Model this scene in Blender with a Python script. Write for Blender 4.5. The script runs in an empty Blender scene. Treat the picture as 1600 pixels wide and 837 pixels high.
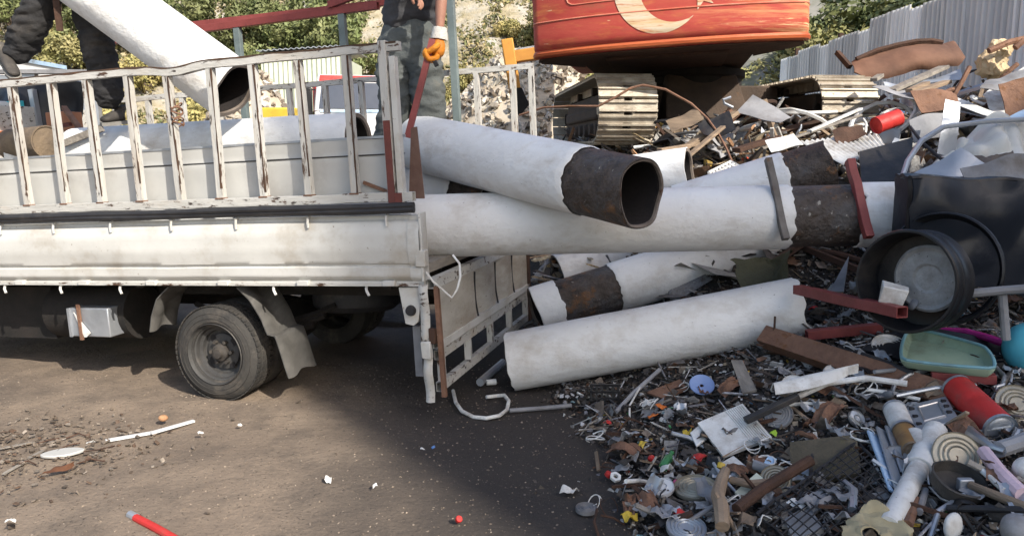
import bpy, bmesh, math, random
import numpy as np
from mathutils import Vector, Matrix, noise, Euler
R = math.radians
random.seed(7); rng = np.random.default_rng(7)
sc = bpy.context.scene
COL = sc.collection
# ---------------------------------------------------------------- camera
PITCH, CAMH, FPX = R(9.1), 1.7, 1180.0
cam = bpy.data.cameras.new('camera'); cam.sensor_width = 36; cam.lens = 36*FPX/1600
cam.clip_start = .05; cam.clip_end = 500
camo = bpy.data.objects.new('camera', cam); COL.objects.link(camo)
camo.location = (0, 0, CAMH); camo.rotation_euler = (R(90)-PITCH, 0, 0)
sc.camera = camo
# ---------------------------------------------------------------- sky and sun
SUN = Vector((.85, -1.05, 1.0)).normalized()          # direction towards the sun
ELEV = math.asin(SUN.z); AZ = math.atan2(SUN.x, SUN.y)
w = bpy.data.worlds.new('World'); sc.world = w; w.use_nodes = True
nt = w.node_tree; bg = nt.nodes['Background']
sky = nt.nodes.new('ShaderNodeTexSky'); sky.sky_type = 'NISHITA'; sky.sun_disc = False
sky.sun_elevation = ELEV; sky.sun_rotation = AZ; sky.air_density = 1.0; sky.dust_density = 2.0; sky.ozone_density = .7
nt.links.new(sky.outputs[0], bg.inputs[0]); bg.inputs[1].default_value = .15
sun = bpy.data.lights.new('sun', 'SUN'); sun.energy = 4.2; sun.angle = R(.6); sun.color = (1, .93, .82)
suno = bpy.data.objects.new('sun', sun); COL.objects.link(suno)
suno.rotation_euler = (-SUN).to_track_quat('-Z', 'Y').to_euler()
sc.view_settings.view_transform = 'Standard'; sc.view_settings.look = 'None'
sc.view_settings.exposure = .75; sc.view_settings.gamma = 1
# ---------------------------------------------------------------- helpers
def ray(px, py):
    a, b = (px-800)/FPX, -(py-418.5)/FPX
    c, s = math.cos(PITCH), math.sin(PITCH)
    return Vector((a, c+b*s, -s+b*c))
def P(px, py, y=None, z=None):                         # where the sight line meets the plane Y=y or Z=z
    d = ray(px, py)
    t = y/d.y if y is not None else (z-CAMH)/d.z
    return Vector((0, 0, CAMH))+d*t
WM = {}
def tag(o, label=None, cat=None, group=None, kind=None):
    if label: o['label'] = label
    if cat: o['category'] = cat
    if group: o['group'] = group
    if kind: o['kind'] = kind
    return o
def empty(name, M, label=None, cat=None, group=None):
    o = bpy.data.objects.new(name, None); COL.objects.link(o)
    if not isinstance(M, Matrix): M = Matrix.Translation(Vector(M))
    o.matrix_world = M; o.empty_display_size = .1
    WM[o.name] = M
    return tag(o, label, cat, group)
def frame(d, up=(0, 0, 1)):
    d = Vector(d).normalized(); up = Vector(up)
    if abs(d.dot(up)) > .98: up = Vector((0, 1, 0))
    s = d.cross(up).normalized(); u = s.cross(d)
    return s, d, u
class MB:
    def __init__(s): s.v = []; s.f = []
    def add(s, vs, fs):
        n = len(s.v); s.v += [Vector(v) for v in vs]; s.f += [tuple(i+n for i in f) for f in fs]; return s
    def box(s, c, sz, Rm=None, tp=1.0):
        x, y, z = [q/2 for q in sz]; c = Vector(c)
        vs = [Vector((a*x*(tp if e > 0 else 1), b*y*(tp if e > 0 else 1), e*z)) for e in (-1, 1) for b in (-1, 1) for a in (-1, 1)]
        if Rm is not None: vs = [Rm @ v for v in vs]
        return s.add([c+v for v in vs], [(0, 2, 3, 1), (4, 5, 7, 6), (0, 1, 5, 4), (2, 6, 7, 3), (0, 4, 6, 2), (1, 3, 7, 5)])
    def bb(s, x0, x1, y0, y1, z0, z1): return s.box(((x0+x1)/2, (y0+y1)/2, (z0+z1)/2), (abs(x1-x0), abs(y1-y0), abs(z1-z0)))
    def beam(s, p0, p1, w, h, up=(0, 0, 1)):
        p0, p1 = Vector(p0), Vector(p1); a, d, u = frame(p1-p0, up)
        vs = [p+a*(i*w/2)+u*(j*h/2) for p in (p0, p1) for i, j in ((-1, -1), (1, -1), (1, 1), (-1, 1))]
        return s.add(vs, [(0, 1, 2, 3), (7, 6, 5, 4), (0, 4, 5, 1), (1, 5, 6, 2), (2, 6, 7, 3), (3, 7, 4, 0)])
    def sqtube(s, p0, p1, w, h, t=.004, up=(0, 0, 1), n=1, jit=0):   # hollow box section, open ends
        p0, p1 = Vector(p0), Vector(p1); a, d, u = frame(p1-p0, up); L = []
        for k in range(n+1):
            p = p0.lerp(p1, k/n)+(a*random.uniform(-jit, jit)+u*random.uniform(-jit, jit) if 0 < k < n else Vector())
            for ww, hh in ((w, h), (w-2*t, h-2*t)):
                L += [p+a*(i*ww/2)+u*(j*hh/2) for i, j in ((-1, -1), (1, -1), (1, 1), (-1, 1))]
        F = []
        for k in range(n):
            b = 8*k
            for q in range(4):
                r = (q+1) % 4
                F += [(b+q, b+8+q, b+8+r, b+r), (b+4+q, b+4+r, b+12+r, b+12+q)]
        for b, fl in ((0, 0), (8*n, 1)):
            for q in range(4):
                r = (q+1) % 4; f = (b+q, b+r, b+4+r, b+4+q); F.append(f if not fl else f[::-1])
        return s.add(L, F)
    def lathe(s, prof, o, ax, n=24, closed=False, wob=0, up=(0, 0, 1), sx=1.0):
        a, d, u = frame(ax, up); o = Vector(o); L = []
        for (r, z) in prof:
            for k in range(n):
                t = 2*math.pi*k/n; rr = r*(1+wob*noise.noise(Vector((math.cos(t)*1.3, math.sin(t)*1.3, z*2+o.x*9))))
                L.append(o+d*z+a*(rr*math.cos(t)*sx)+u*(rr*math.sin(t)))
        m = len(prof); F = []
        for i in range(m if closed else m-1):
            j = (i+1) % m
            for k in range(n):
                q = (k+1) % n; F.append((i*n+k, j*n+k, j*n+q, i*n+q))
        if not closed:
            if prof[0][0] > 1e-6: pass
        return s.add(L, F)
    def disc(s, o, ax, r, n=20, sx=1):
        a, d, u = frame(ax); o = Vector(o)
        return s.add([o+a*(r*sx*math.cos(2*math.pi*k/n))+u*(r*math.sin(2*math.pi*k/n)) for k in range(n)], [tuple(range(n))])
    def cyl(s, p0, p1, r0, r1=None, n=16):
        p0, p1 = Vector(p0), Vector(p1); r1 = r0 if r1 is None else r1; L = (p1-p0).length
        s.lathe([(0, 0), (r0, 0), (r1, L), (0, L)], p0, p1-p0, n); return s
    def tube(s, pts, r, n=7):
        pts = [Vector(p) for p in pts]; m = len(pts); L = []; up = Vector((0, 0, 1))
        rr = r if isinstance(r, (list, tuple)) else [r]*m
        pa = None
        for i, p in enumerate(pts):
            d = (pts[min(i+1, m-1)]-pts[max(i-1, 0)]).normalized()
            if pa is None: a, _, u = frame(d)
            else:
                a = (pa-d*pa.dot(d)).normalized(); u = a.cross(d)
            pa = a
            L += [p+a*(rr[i]*math.cos(2*math.pi*k/n))+u*(rr[i]*math.sin(2*math.pi*k/n)) for k in range(n)]
        F = [(i*n+k, i*n+(k+1) % n, (i+1)*n+(k+1) % n, (i+1)*n+k) for i in range(m-1) for k in range(n)]
        F += [tuple(range(n))[::-1], tuple((m-1)*n+k for k in range(n))]
        return s.add(L, F)
    def grid(s, fn, nu, nv, th=0):                     # fn(u,v) -> point, optional thickness along face normal
        L = [Vector(fn(i/nu, j/nv)) for j in range(nv+1) for i in range(nu+1)]
        F = [(j*(nu+1)+i, j*(nu+1)+i+1, (j+1)*(nu+1)+i+1, (j+1)*(nu+1)+i) for j in range(nv) for i in range(nu)]
        if th:
            W = nu+1; N = []
            for j in range(nv+1):
                for i in range(nu+1):
                    du = L[j*W+min(i+1, nu)]-L[j*W+max(i-1, 0)]; dv = L[min(j+1, nv)*W+i]-L[max(j-1, 0)*W+i]
                    N.append(du.cross(dv).normalized())
            B = [p-q*th for p, q in zip(L, N)]; n = len(L)
            F2 = [tuple(x+n for x in f[::-1]) for f in F]
            rim = [i for i in range(W)]+[j*W+nu for j in range(1, nv+1)]+[nv*W+i for i in range(nu-1, -1, -1)]+[j*W for j in range(nv-1, 0, -1)]
            F3 = [(rim[(k+1) % len(rim)], rim[k], rim[k]+n, rim[(k+1) % len(rim)]+n) for k in range(len(rim))]
            L += B; F = F+F2+F3
        return s.add(L, F)
    def poly(s, pts, th):                              # flat plate with an outline, extruded down along its normal
        pts = [Vector(p) for p in pts]; n = len(pts); nn = Vector()
        for i in range(n): nn += (pts[i]-pts[0]).cross(pts[(i+1) % n]-pts[0])
        nn.normalize(); b = [p-nn*th for p in pts]
        return s.add(pts+b, [tuple(range(n)), tuple(range(2*n-1, n-1, -1))]+[(i, n+i, n+(i+1) % n, (i+1) % n) for i in range(n)])
    def jitter(s, a, f=5.0, seed=0):
        for v in s.v: v += noise.noise_vector(v*f+Vector((seed, seed*2.3, 0)))*a
        return s
    def xf(s, M): s.v = [M @ v for v in s.v]; return s
    def build(s, name, mat, parent=None, world=False, smooth=35, bev=0, sub=0):
        vs = s.v
        loc = None
        if parent is not None and world:
            r = parent
            while r.parent: r = r.parent
            Mi = WM[r.name].inverted(); vs = [Mi @ v for v in vs]
        elif parent is None:
            lo = [min(v[i] for v in vs) for i in range(3)]; hi = [max(v[i] for v in vs) for i in range(3)]
            loc = Vector(((lo[0]+hi[0])/2, (lo[1]+hi[1])/2, lo[2])); vs = [v-loc for v in vs]
        me = bpy.data.meshes.new(name); me.from_pydata([tuple(v) for v in vs], [], s.f); me.update()
        if mat: me.materials.append(mat)
        if smooth:
            me.polygons.foreach_set('use_smooth', [True]*len(me.polygons)); me.set_sharp_from_angle(angle=R(smooth))
        o = bpy.data.objects.new(name, me); COL.objects.link(o)
        if parent is not None: o.parent = parent
        elif loc is not None: o.location = loc
        if bev:
            m = o.modifiers.new('bevel', 'BEVEL'); m.width = bev; m.segments = 2; m.limit_method = 'ANGLE'; m.angle_limit = R(40)
        if sub:
            m = o.modifiers.new('sub', 'SUBSURF'); m.levels = m.render_levels = sub
        return o
def copy_tree(o, parent=None):
    c = o.copy(); COL.objects.link(c)
    if parent: c.parent = parent
    for ch in o.children: copy_tree(ch, c)
    return c
def thing(name, label, cat, mb, mat, group=None, **k):
    return tag(mb.build(name, mat, **k), label, cat, group)
# ---------------------------------------------------------------- materials
def mat(name, c, c2=None, sc_=6.0, rough=.6, metal=0, rust=0, rc=(.12, .045, .02), rs=9.0, bump=0, bs=30.0, st=(1, 1, 1),
        spk=0, spc=(.05, .04, .035), sps=60.0, edge=.06, var=0, spec=.28, bd=.02, dirt=0, dc=(.12, .1, .08), ds=2.0):
    m = bpy.data.materials.new(name); m.use_nodes = True; N = m.node_tree.nodes; Lk = m.node_tree.links
    b = N['Principled BSDF']; b.inputs['Roughness'].default_value = rough; b.inputs['Metallic'].default_value = metal
    b.inputs['Specular IOR Level'].default_value = spec
    tc = N.new('ShaderNodeTexCoord'); mp = N.new('ShaderNodeMapping'); mp.inputs['Scale'].default_value = st
    oi = N.new('ShaderNodeObjectInfo')
    ad = N.new('ShaderNodeVectorMath'); ad.operation = 'ADD'
    rv = N.new('ShaderNodeMath'); rv.operation = 'MULTIPLY'; rv.inputs[1].default_value = 37.0
    Lk.new(oi.outputs['Random'], rv.inputs[0]); Lk.new(tc.outputs['Object'], ad.inputs[0]); Lk.new(rv.outputs[0], ad.inputs[1])
    Lk.new(ad.outputs[0], mp.inputs[0])
    def nz(s, d=6, r=.6):
        n = N.new('ShaderNodeTexNoise'); n.inputs['Scale'].default_value = s; n.inputs['Detail'].default_value = d
        n.inputs['Roughness'].default_value = r; Lk.new(mp.outputs[0], n.inputs['Vector']); return n.outputs['Fac']
    def ramp(f, a, bb):
        r = N.new('ShaderNodeMapRange'); r.inputs['From Min'].default_value = a; r.inputs['From Max'].default_value = bb
        Lk.new(f, r.inputs['Value']); return r.outputs[0]
    def mix(f, a, bb):
        x = N.new('ShaderNodeMix'); x.data_type = 'RGBA'
        if isinstance(f, float): x.inputs['Factor'].default_value = f
        else: Lk.new(f, x.inputs['Factor'])
        for k, v in ((6, a), (7, bb)):
            if isinstance(v, tuple): x.inputs[k].default_value = (*v, 1)
            else: Lk.new(v, x.inputs[k])
        return x.outputs[2]
    c2 = c2 or tuple(q*.8 for q in c)
    col = mix(ramp(nz(sc_), .35, .65), c, c2)
    if dirt: col = mix(ramp(nz(ds, 8, .7), .62-dirt*.35, .8-dirt*.2), col, dc)
    if rust:
        t = .75-rust*.5; rm = ramp(nz(rs, 9, .68), t, t+edge)
        rcol = mix(ramp(nz(rs*3), .3, .7), rc, tuple(q*.45 for q in rc)); col = mix(rm, col, rcol)
    if spk: col = mix(ramp(nz(sps, 4, .6), .74-spk*.4, .78-spk*.4), col, spc)
    if var:
        h = N.new('ShaderNodeHueSaturation'); mr = N.new('ShaderNodeMapRange'); mr.inputs['To Min'].default_value = 1-var; mr.inputs['To Max'].default_value = 1+var
        Lk.new(oi.outputs['Random'], mr.inputs['Value']); Lk.new(mr.outputs[0], h.inputs['Value']); Lk.new(col, h.inputs['Color']); col = h.outputs[0]
    Lk.new(col, b.inputs['Base Color'])
    if bump:
        bp = N.new('ShaderNodeBump'); bp.inputs['Strength'].default_value = bump; bp.inputs['Distance'].default_value = bd
        Lk.new(nz(bs, 6, .6), bp.inputs['Height']); Lk.new(bp.outputs[0], b.inputs['Normal'])
    return m
def attr_mat(name, rough=.8, bump=.3, bs=60):
    m = bpy.data.materials.new(name); m.use_nodes = True; N = m.node_tree.nodes; Lk = m.node_tree.links; b = N['Principled BSDF']
    a = N.new('ShaderNodeAttribute'); a.attribute_name = 'Col'; b.inputs['Roughness'].default_value = rough; b.inputs['Specular IOR Level'].default_value = .3
    n = N.new('ShaderNodeTexNoise'); n.inputs['Scale'].default_value = bs; n.inputs['Detail'].default_value = 5
    x = N.new('ShaderNodeMix'); x.data_type = 'RGBA'; x.blend_type = 'MULTIPLY'; x.inputs['Factor'].default_value = .6
    tc = N.new('ShaderNodeTexCoord'); Lk.new(tc.outputs['Object'], n.inputs['Vector'])
    mr = N.new('ShaderNodeMapRange'); mr.inputs['From Min'].default_value = .3; mr.inputs['From Max'].default_value = .7; mr.inputs['To Min'].default_value = .45; mr.inputs['To Max'].default_value = 1.3
    Lk.new(n.outputs['Fac'], mr.inputs['Value']); Lk.new(a.outputs['Color'], x.inputs[6]); Lk.new(mr.outputs[0], x.inputs[7])
    n2 = N.new('ShaderNodeTexNoise'); n2.inputs['Scale'].default_value = 22; n2.inputs['Detail'].default_value = 6; n2.inputs['Roughness'].default_value = .7; Lk.new(tc.outputs['Object'], n2.inputs['Vector'])
    m2 = N.new('ShaderNodeMapRange'); m2.inputs['From Min'].default_value = .45; m2.inputs['From Max'].default_value = .7; m2.inputs['To Max'].default_value = .75; Lk.new(n2.outputs['Fac'], m2.inputs['Value'])
    x2 = N.new('ShaderNodeMix'); x2.data_type = 'RGBA'; Lk.new(m2.outputs[0], x2.inputs[0]); Lk.new(x.outputs[2], x2.inputs[6]); x2.inputs[7].default_value = (.1, .082, .065, 1); Lk.new(x2.outputs[2], b.inputs['Base Color'])
    bp = N.new('ShaderNodeBump'); bp.inputs['Strength'].default_value = bump; bp.inputs['Distance'].default_value = .01
    Lk.new(n.outputs['Fac'], bp.inputs['Height']); Lk.new(bp.outputs[0], b.inputs['Normal'])
    return m
M = {}
M['pipe'] = mat('pipe_coating', (.745, .745, .735), (.68, .675, .66), 3, .62, bump=.5, bd=.02, bs=14, st=(1, 1, 1.4), spk=.13, spc=(.3, .28, .25), sps=46, dirt=.33, dc=(.5, .46, .41), ds=2.2, rust=.09, rc=(.4, .31, .24), rs=3.5, edge=.16, var=.05)
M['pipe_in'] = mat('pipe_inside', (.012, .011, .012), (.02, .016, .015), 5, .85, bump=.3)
M['band'] = mat('bare_steel_band', (.085, .08, .08), (.15, .1, .065), 5, .5, rust=.36, rc=(.2, .1, .045), rs=4, bump=1.0, bd=.045, bs=16, spk=.2, spc=(.32, .3, .27), sps=26, dirt=.75, dc=(.02, .018, .018), ds=5)
M['rim'] = mat('cut_steel_rim', (.2, .165, .14), (.11, .09, .075), 8, .6, rust=.3, bump=.3)
M['white'] = mat('worn_white_paint', (.56, .555, .525), (.48, .47, .44), 3, .42, rust=.14, rc=(.2, .1, .05), rs=7, bump=.12, bs=5, dirt=.3, dc=(.4, .36, .3), ds=3, spk=.12, spc=(.22, .17, .13), sps=38)
M['board'] = mat('grey_white_board', (.46, .455, .43), (.4, .4, .385), 2.5, .5, bump=.08, bs=6, dirt=.28, dc=(.34, .32, .3), spk=.03)
def rackm(n, st): return mat(n, (.5, .49, .46), (.42, .41, .38), 3, .55, rust=.36, rc=(.1, .055, .035), rs=24, bump=.45, bs=26, st=st, spk=.3, spc=(.05, .038, .033), sps=30, edge=.05, dirt=.3, dc=(.4, .34, .27), ds=5)
M['rack'] = rackm('peeling_rack_paint', (.3, .6, 1)); M['post'] = rackm('peeling_post_paint', (1, 1, .2))
M['rackR'] = mat('rusty_red_primer', (.16, .045, .035), (.1, .035, .03), 7, .6, rust=.3, rc=(.07, .04, .03), bump=.3)
M['red'] = mat('red_primer_steel', (.25, .06, .055), (.19, .045, .04), 6, .5, rust=.2, rc=(.09, .04, .03), rs=12, bump=.2, spk=.06, spc=(.35, .28, .26))
M['green_steel'] = mat('grey_green_steel', (.17, .21, .21), (.12, .15, .15), 5, .5, rust=.15, bump=.2)
M['black'] = mat('black_rubber', (.022, .022, .025), (.035, .034, .035), 8, .55, bump=.2, dirt=.2, dc=(.1, .085, .07))
M['tyre'] = mat('dusty_tyre', (.03, .029, .028), (.05, .047, .043), 5, .85, bump=.35, bs=40, dirt=.3, dc=(.11, .095, .08), ds=4)
M['rimg'] = mat('dusty_wheel_steel', (.075, .074, .072), (.05, .048, .047), 6, .6, metal=.2, bump=.2, dirt=.3, dc=(.13, .112, .095), ds=5)
M['hub'] = mat('greasy_hub', (.04, .036, .033), (.08, .07, .06), 9, .6, bump=.4)
M['chassis'] = mat('chassis_steel', (.016, .015, .014), (.026, .022, .02), 6, .85, rust=.0, bump=.3)
M['flap'] = mat('dusty_rubber_flap', (.115, .11, .102), (.075, .072, .067), 5, .75, bump=.25, st=(6, 1, 1), bs=8)
M['galv'] = mat('galvanised_sheet', (.42, .44, .47), (.32, .34, .37), 4, .38, metal=.55, rust=.1, bump=.2, bs=12)
M['rust'] = mat('rusted_iron', (.23, .125, .08), (.14, .075, .05), 6, .8, rust=.35, rc=(.21, .1, .05), bump=.6, bs=30, spk=.06, spc=(.3, .26, .23))
M['rustd'] = mat('dark_rusted_iron', (.085, .045, .03), (.05, .03, .022), 6, .85, bump=.6, bs=30)
M['wood'] = mat('weathered_wood', (.3, .22, .15), (.19, .14, .1), 4, .8, st=(1, 1, 6), bump=.5, bs=14, var=.3)
M['woodg'] = mat('grey_wood', (.3, .27, .23), (.18, .16, .14), 4, .85, st=(5, 1, 5), bump=.5, bs=12)
M['wplast'] = mat('dirty_white_plastic', (.74, .74, .72), (.62, .61, .58), 5, .5, bump=.15, dirt=.5, dc=(.36, .32, .27), ds=7, spk=.12, spc=(.2, .17, .14), sps=40)
M['gplast'] = mat('grey_plastic', (.3, .3, .31), (.2, .2, .21), 5, .55, bump=.15, dirt=.25, var=.3)
M['bplast'] = mat('black_plastic', (.012, .012, .014), (.02, .02, .022), 5, .36, bump=.2, bs=9, dirt=.2, dc=(.06, .052, .045))
M['navy'] = mat('dusty_navy_plastic', (.012, .015, .022), (.02, .023, .03), 3, .35, bump=.25, bs=5, dirt=.1, dc=(.05, .05, .055), ds=2.5)
def col(name, c, **k):
    if name not in M: M[name] = mat(name, c, rough=k.pop('rough', .5), bump=.15, dirt=.22, **k)
    return M[name]
for n_, c_ in dict(cred=(.5, .035, .03), cpink=(.62, .12, .25), cgreen=(.08, .36, .1), cyellow=(.6, .42, .05), corange=(.65, .17, .03), cblue=(.12, .25, .55), cteal=(.05, .42, .5), cmag=(.4, .02, .2), clime=(.35, .55, .05), clblue=(.4, .55, .72), cpale=(.75, .55, .6)).items(): col(n_, c_)
M['lid'] = mat('tin_lid', (.4, .37, .3), (.3, .27, .21), 4, .45, metal=.6, rust=.22, rc=(.2, .13, .07), bump=.2)
M['chrome'] = mat('dull_chrome', (.5, .5, .5), (.4, .4, .4), 5, .3, metal=.8, bump=.1)
# ================================================================ terrain
CP = [(-.5,7.6,0),(-.4,6.6,0),(-.15,5.7,0),(.0,5.1,0),(.25,4.6,0),(.32,4.0,0),(.32,3.4,0),(.38,2.8,0),(.5,2.2,0),(-1.5,6,0),(-1,4.5,0),(-1,3,0),(-3,5,0),(-3,8,0),
      (.75,3.4,.07),(.7,4.3,.07),(.7,4.9,.1),(1.1,3.2,.13),(1.5,3.0,.22),(2.2,3.0,.36),(3,3,.5),(1.05,4.3,.17),(1.6,4.3,.36),(2.3,4.3,.52),(3,4.2,.62),(1.2,5.2,.28),(1.9,5.2,.5),(2.8,5.4,.72),(3.8,5.2,.9),
      (.8,6.2,.3),(1.6,6.4,.75),(2.6,6.6,1.2),(3.6,6.6,1.42),(4.8,6.4,1.6),(1,7.3,1.15),(2.,7.6,1.68),(2.6,8.2,1.88),(2.2,8.8,1.8),(2.9,9.0,1.8),(1.7,8.4,1.78),(3.5,7.8,1.72),(5,8,2.0),(.2,8.2,1.0),(.9,9.2,1.65),(2.5,11,1.7),(4,12,1.9),(6.5,9,2.2),(6.5,11,2.35),(6.5,14,2.3),(3,15,2),
      (-1,9,.2),(-1,11,.4),(0,11.5,1.2),(0,15,1.4),(-3,12,.2),(8,6,2),(8,3,1),(4,2,.6),(2,1.5,.2),(.8,1.2,0)]
CPA = np.array(CP)
def heap(x, y):
    d2 = (CPA[:, 0]-x)**2+(CPA[:, 1]-y)**2+1e-4
    wt = d2**-1.75
    return float((wt*CPA[:, 2]).sum()/wt.sum())
def heap_n(x, y):
    return heap(x, y)+.05*noise.noise(Vector((x*2.2, y*2.2, 3)))*min(1, heap(x, y)*8)+.018*noise.noise(Vector((x*8, y*8, 1)))*min(1, heap(x, y)*8)
def H(px, py, dz=0):                                   # where the sight line meets the scrap mound (or the yard)
    d = ray(px, py); o = Vector((0, 0, CAMH)); t = 1.5; prev = t
    while t < 30:
        q = o+d*t
        if q.z <= heap(q.x, q.y)+dz: break
        prev = t; t += .04
    a, b = prev, t
    for _ in range(8):
        m_ = (a+b)/2; q = o+d*m_
        if q.z <= heap(q.x, q.y)+dz: b = m_
        else: a = m_
    return o+d*b
def terrain(name, xs, ys, fn, m):
    mb = MB(); nx, ny = len(xs), len(ys)
    mb.v = [Vector((x, y, fn(x, y))) for y in ys for x in xs]
    mb.f = [(j*nx+i, j*nx+i+1, (j+1)*nx+i+1, (j+1)*nx+i) for j in range(ny-1) for i in range(nx-1)]
    me = bpy.data.meshes.new(name); me.from_pydata([tuple(v) for v in mb.v], [], mb.f); me.materials.append(m)
    me.polygons.foreach_set('use_smooth', [True]*len(me.polygons))
    o = bpy.data.objects.new(name, me); COL.objects.link(o); return tag(o, kind='structure')
def ground_mat():
    m = bpy.data.materials.new('yard_dirt'); m.use_nodes = True; N = m.node_tree.nodes; Lk = m.node_tree.links; b = N['Principled BSDF']
    b.inputs['Roughness'].default_value = .9; b.inputs['Specular IOR Level'].default_value = .25
    tc = N.new('ShaderNodeTexCoord')
    def nz(s, d=8, r=.65, off=0):
        mp = N.new('ShaderNodeMapping'); mp.inputs['Location'].default_value = (off, off*.7, 0); Lk.new(tc.outputs['Object'], mp.inputs[0])
        n = N.new('ShaderNodeTexNoise'); n.inputs['Scale'].default_value = s; n.inputs['Detail'].default_value = d; n.inputs['Roughness'].default_value = r
        Lk.new(mp.outputs[0], n.inputs['Vector']); return n.outputs['Fac']
    def rp(f, a, c):
        r = N.new('ShaderNodeMapRange'); r.inputs['From Min'].default_value = a; r.inputs['From Max'].default_value = c; Lk.new(f, r.inputs['Value']); return r.outputs[0]
    def mix(f, a, c):
        x = N.new('ShaderNodeMix'); x.data_type = 'RGBA'; Lk.new(f, x.inputs[0])
        for k, v in ((6, a), (7, c)):
            if isinstance(v, tuple): x.inputs[k].default_value = (*v, 1)
            else: Lk.new(v, x.inputs[k])
        return x.outputs[2]
    c = mix(rp(nz(.9), .35, .65), (.275, .215, .16), (.19, .147, .112))
    c = mix(rp(nz(3.1, 8, .7, 5), .45, .7), c, (.13, .104, .083))
    c = mix(rp(nz(.55, 5, .6, 21), .5, .66), c, (.125, .1, .08))
    # oily, soot dark soil towards the scrap mound: a stain of the yard itself
    sx = N.new('ShaderNodeSeparateXYZ'); Lk.new(tc.outputs['Object'], sx.inputs[0])
    a1 = N.new('ShaderNodeMath'); a1.operation = 'MULTIPLY_ADD'; a1.inputs[1].default_value = .7; Lk.new(nz(1.4, 6, .6, 9), a1.inputs[0]); Lk.new(sx.outputs['X'], a1.inputs[2])
    a2 = N.new('ShaderNodeMath'); a2.operation = 'MULTIPLY_ADD'; a2.inputs[1].default_value = .22; Lk.new(sx.outputs['Y'], a2.inputs[0]); Lk.new(a1.outputs[0], a2.inputs[2])
    c = mix(rp(a2.outputs[0], -.1, 1.0), c, (.05, .043, .039))
    c = mix(rp(nz(85, 4, .6, 2), .62, .8), c, (.22, .18, .145))
    c = mix(rp(nz(60, 4, .6, 12), .6, .7), c, (.05, .042, .036))
    Lk.new(c, b.inputs['Base Color'])
    bp = N.new('ShaderNodeBump'); bp.inputs['Strength'].default_value = .8; bp.inputs['Distance'].default_value = .02
    Lk.new(nz(26, 8, .7, 3), bp.inputs['Height']); Lk.new(bp.outputs[0], b.inputs['Normal']); return m
M['dirt'] = ground_mat()
M['mound'] = mat('sooty_scrap_soil', (.03, .028, .027), (.055, .048, .042), 5, .9, bump=1, bs=24, spk=.2, spc=(.16, .14, .12), sps=45)
M['hill'] = mat('dry_hill_soil', (.38, .32, .22), (.2, .17, .09), 1.1, .9, bump=1, bd=.2, bs=2.2, dirt=.6, dc=(.42, .4, .36), ds=.7, spk=.3, spc=(.1, .1, .05), sps=5)
def nu(a, b, c, d, s, S):                              # fine steps from b to c, coarse outside
    return list(np.arange(a, b, S))+list(np.arange(b, c, s))+list(np.arange(c, d+S, S))
terrain('ground', nu(-60, -5, 1.2, 60, .06, 2.5), nu(-40, 2, 7.5, 70, .06, 2.5),
        lambda x, y: .03*noise.noise(Vector((x*.9, y*.9, 0)))+.012*noise.noise(Vector((x*4, y*4, 5))) if -5 < x < 2 and 1 < y < 8 else 0, M['dirt'])
terrain('scrap_mound', list(np.arange(-3, 5.5, .07))+list(np.arange(5.5, 9.2, .3)), list(np.arange(1.0, 9.5, .07))+list(np.arange(9.5, 17, .3)), lambda x, y: heap_n(x, y)-.035-.14*max(0, 1-heap(x, y)/.06)-(.4 if x < -.5 and y < 7 else 0), M['mound'])
def hillz(x, y):
    f = y-26-4*noise.noise(Vector((x*.07, 1, 0)))+.15*abs(x-2)*0
    if f < 0: return -.3
    return min(f*.62, 9+f*.22)+1.3*noise.noise(Vector((x*.16, y*.16, 2)))+.5*noise.noise(Vector((x*.6, y*.6, 4)))
terrain('hillside', list(np.arange(-60, 60, 1.2)), list(np.arange(20, 75, 1.0)), hillz, M['hill'])
# ---------------------------------------------------------------- loose stuff: one mesh of many small shards each
def rotm(n):
    q = rng.normal(size=(n, 4)); q /= np.linalg.norm(q, axis=1)[:, None]; w_, x, y, z = q.T
    return np.stack([np.stack([1-2*(y*y+z*z), 2*(x*y-z*w_), 2*(x*z+y*w_)], 1), np.stack([2*(x*y+z*w_), 1-2*(x*x+z*z), 2*(y*z-x*w_)], 1), np.stack([2*(x*z-y*w_), 2*(y*z+x*w_), 1-2*(x*x+y*y)], 1)], 1)
def yawm(n, tilt=.5):
    a = rng.uniform(0, 2*np.pi, n); t = rng.normal(0, tilt, n); b = rng.normal(0, tilt, n); o = np.zeros(n); i = np.ones(n)
    rz = np.stack([np.stack([np.cos(a), -np.sin(a), o], 1), np.stack([np.sin(a), np.cos(a), o], 1), np.stack([o, o, i], 1)], 1)
    rx = np.stack([np.stack([i, o, o], 1), np.stack([o, np.cos(t), -np.sin(t)], 1), np.stack([o, np.sin(t), np.cos(t)], 1)], 1)
    ry = np.stack([np.stack([np.cos(b), o, np.sin(b)], 1), np.stack([o, i, o], 1), np.stack([-np.sin(b), o, np.cos(b)], 1)], 1)
    return rx @ ry @ rz
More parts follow.
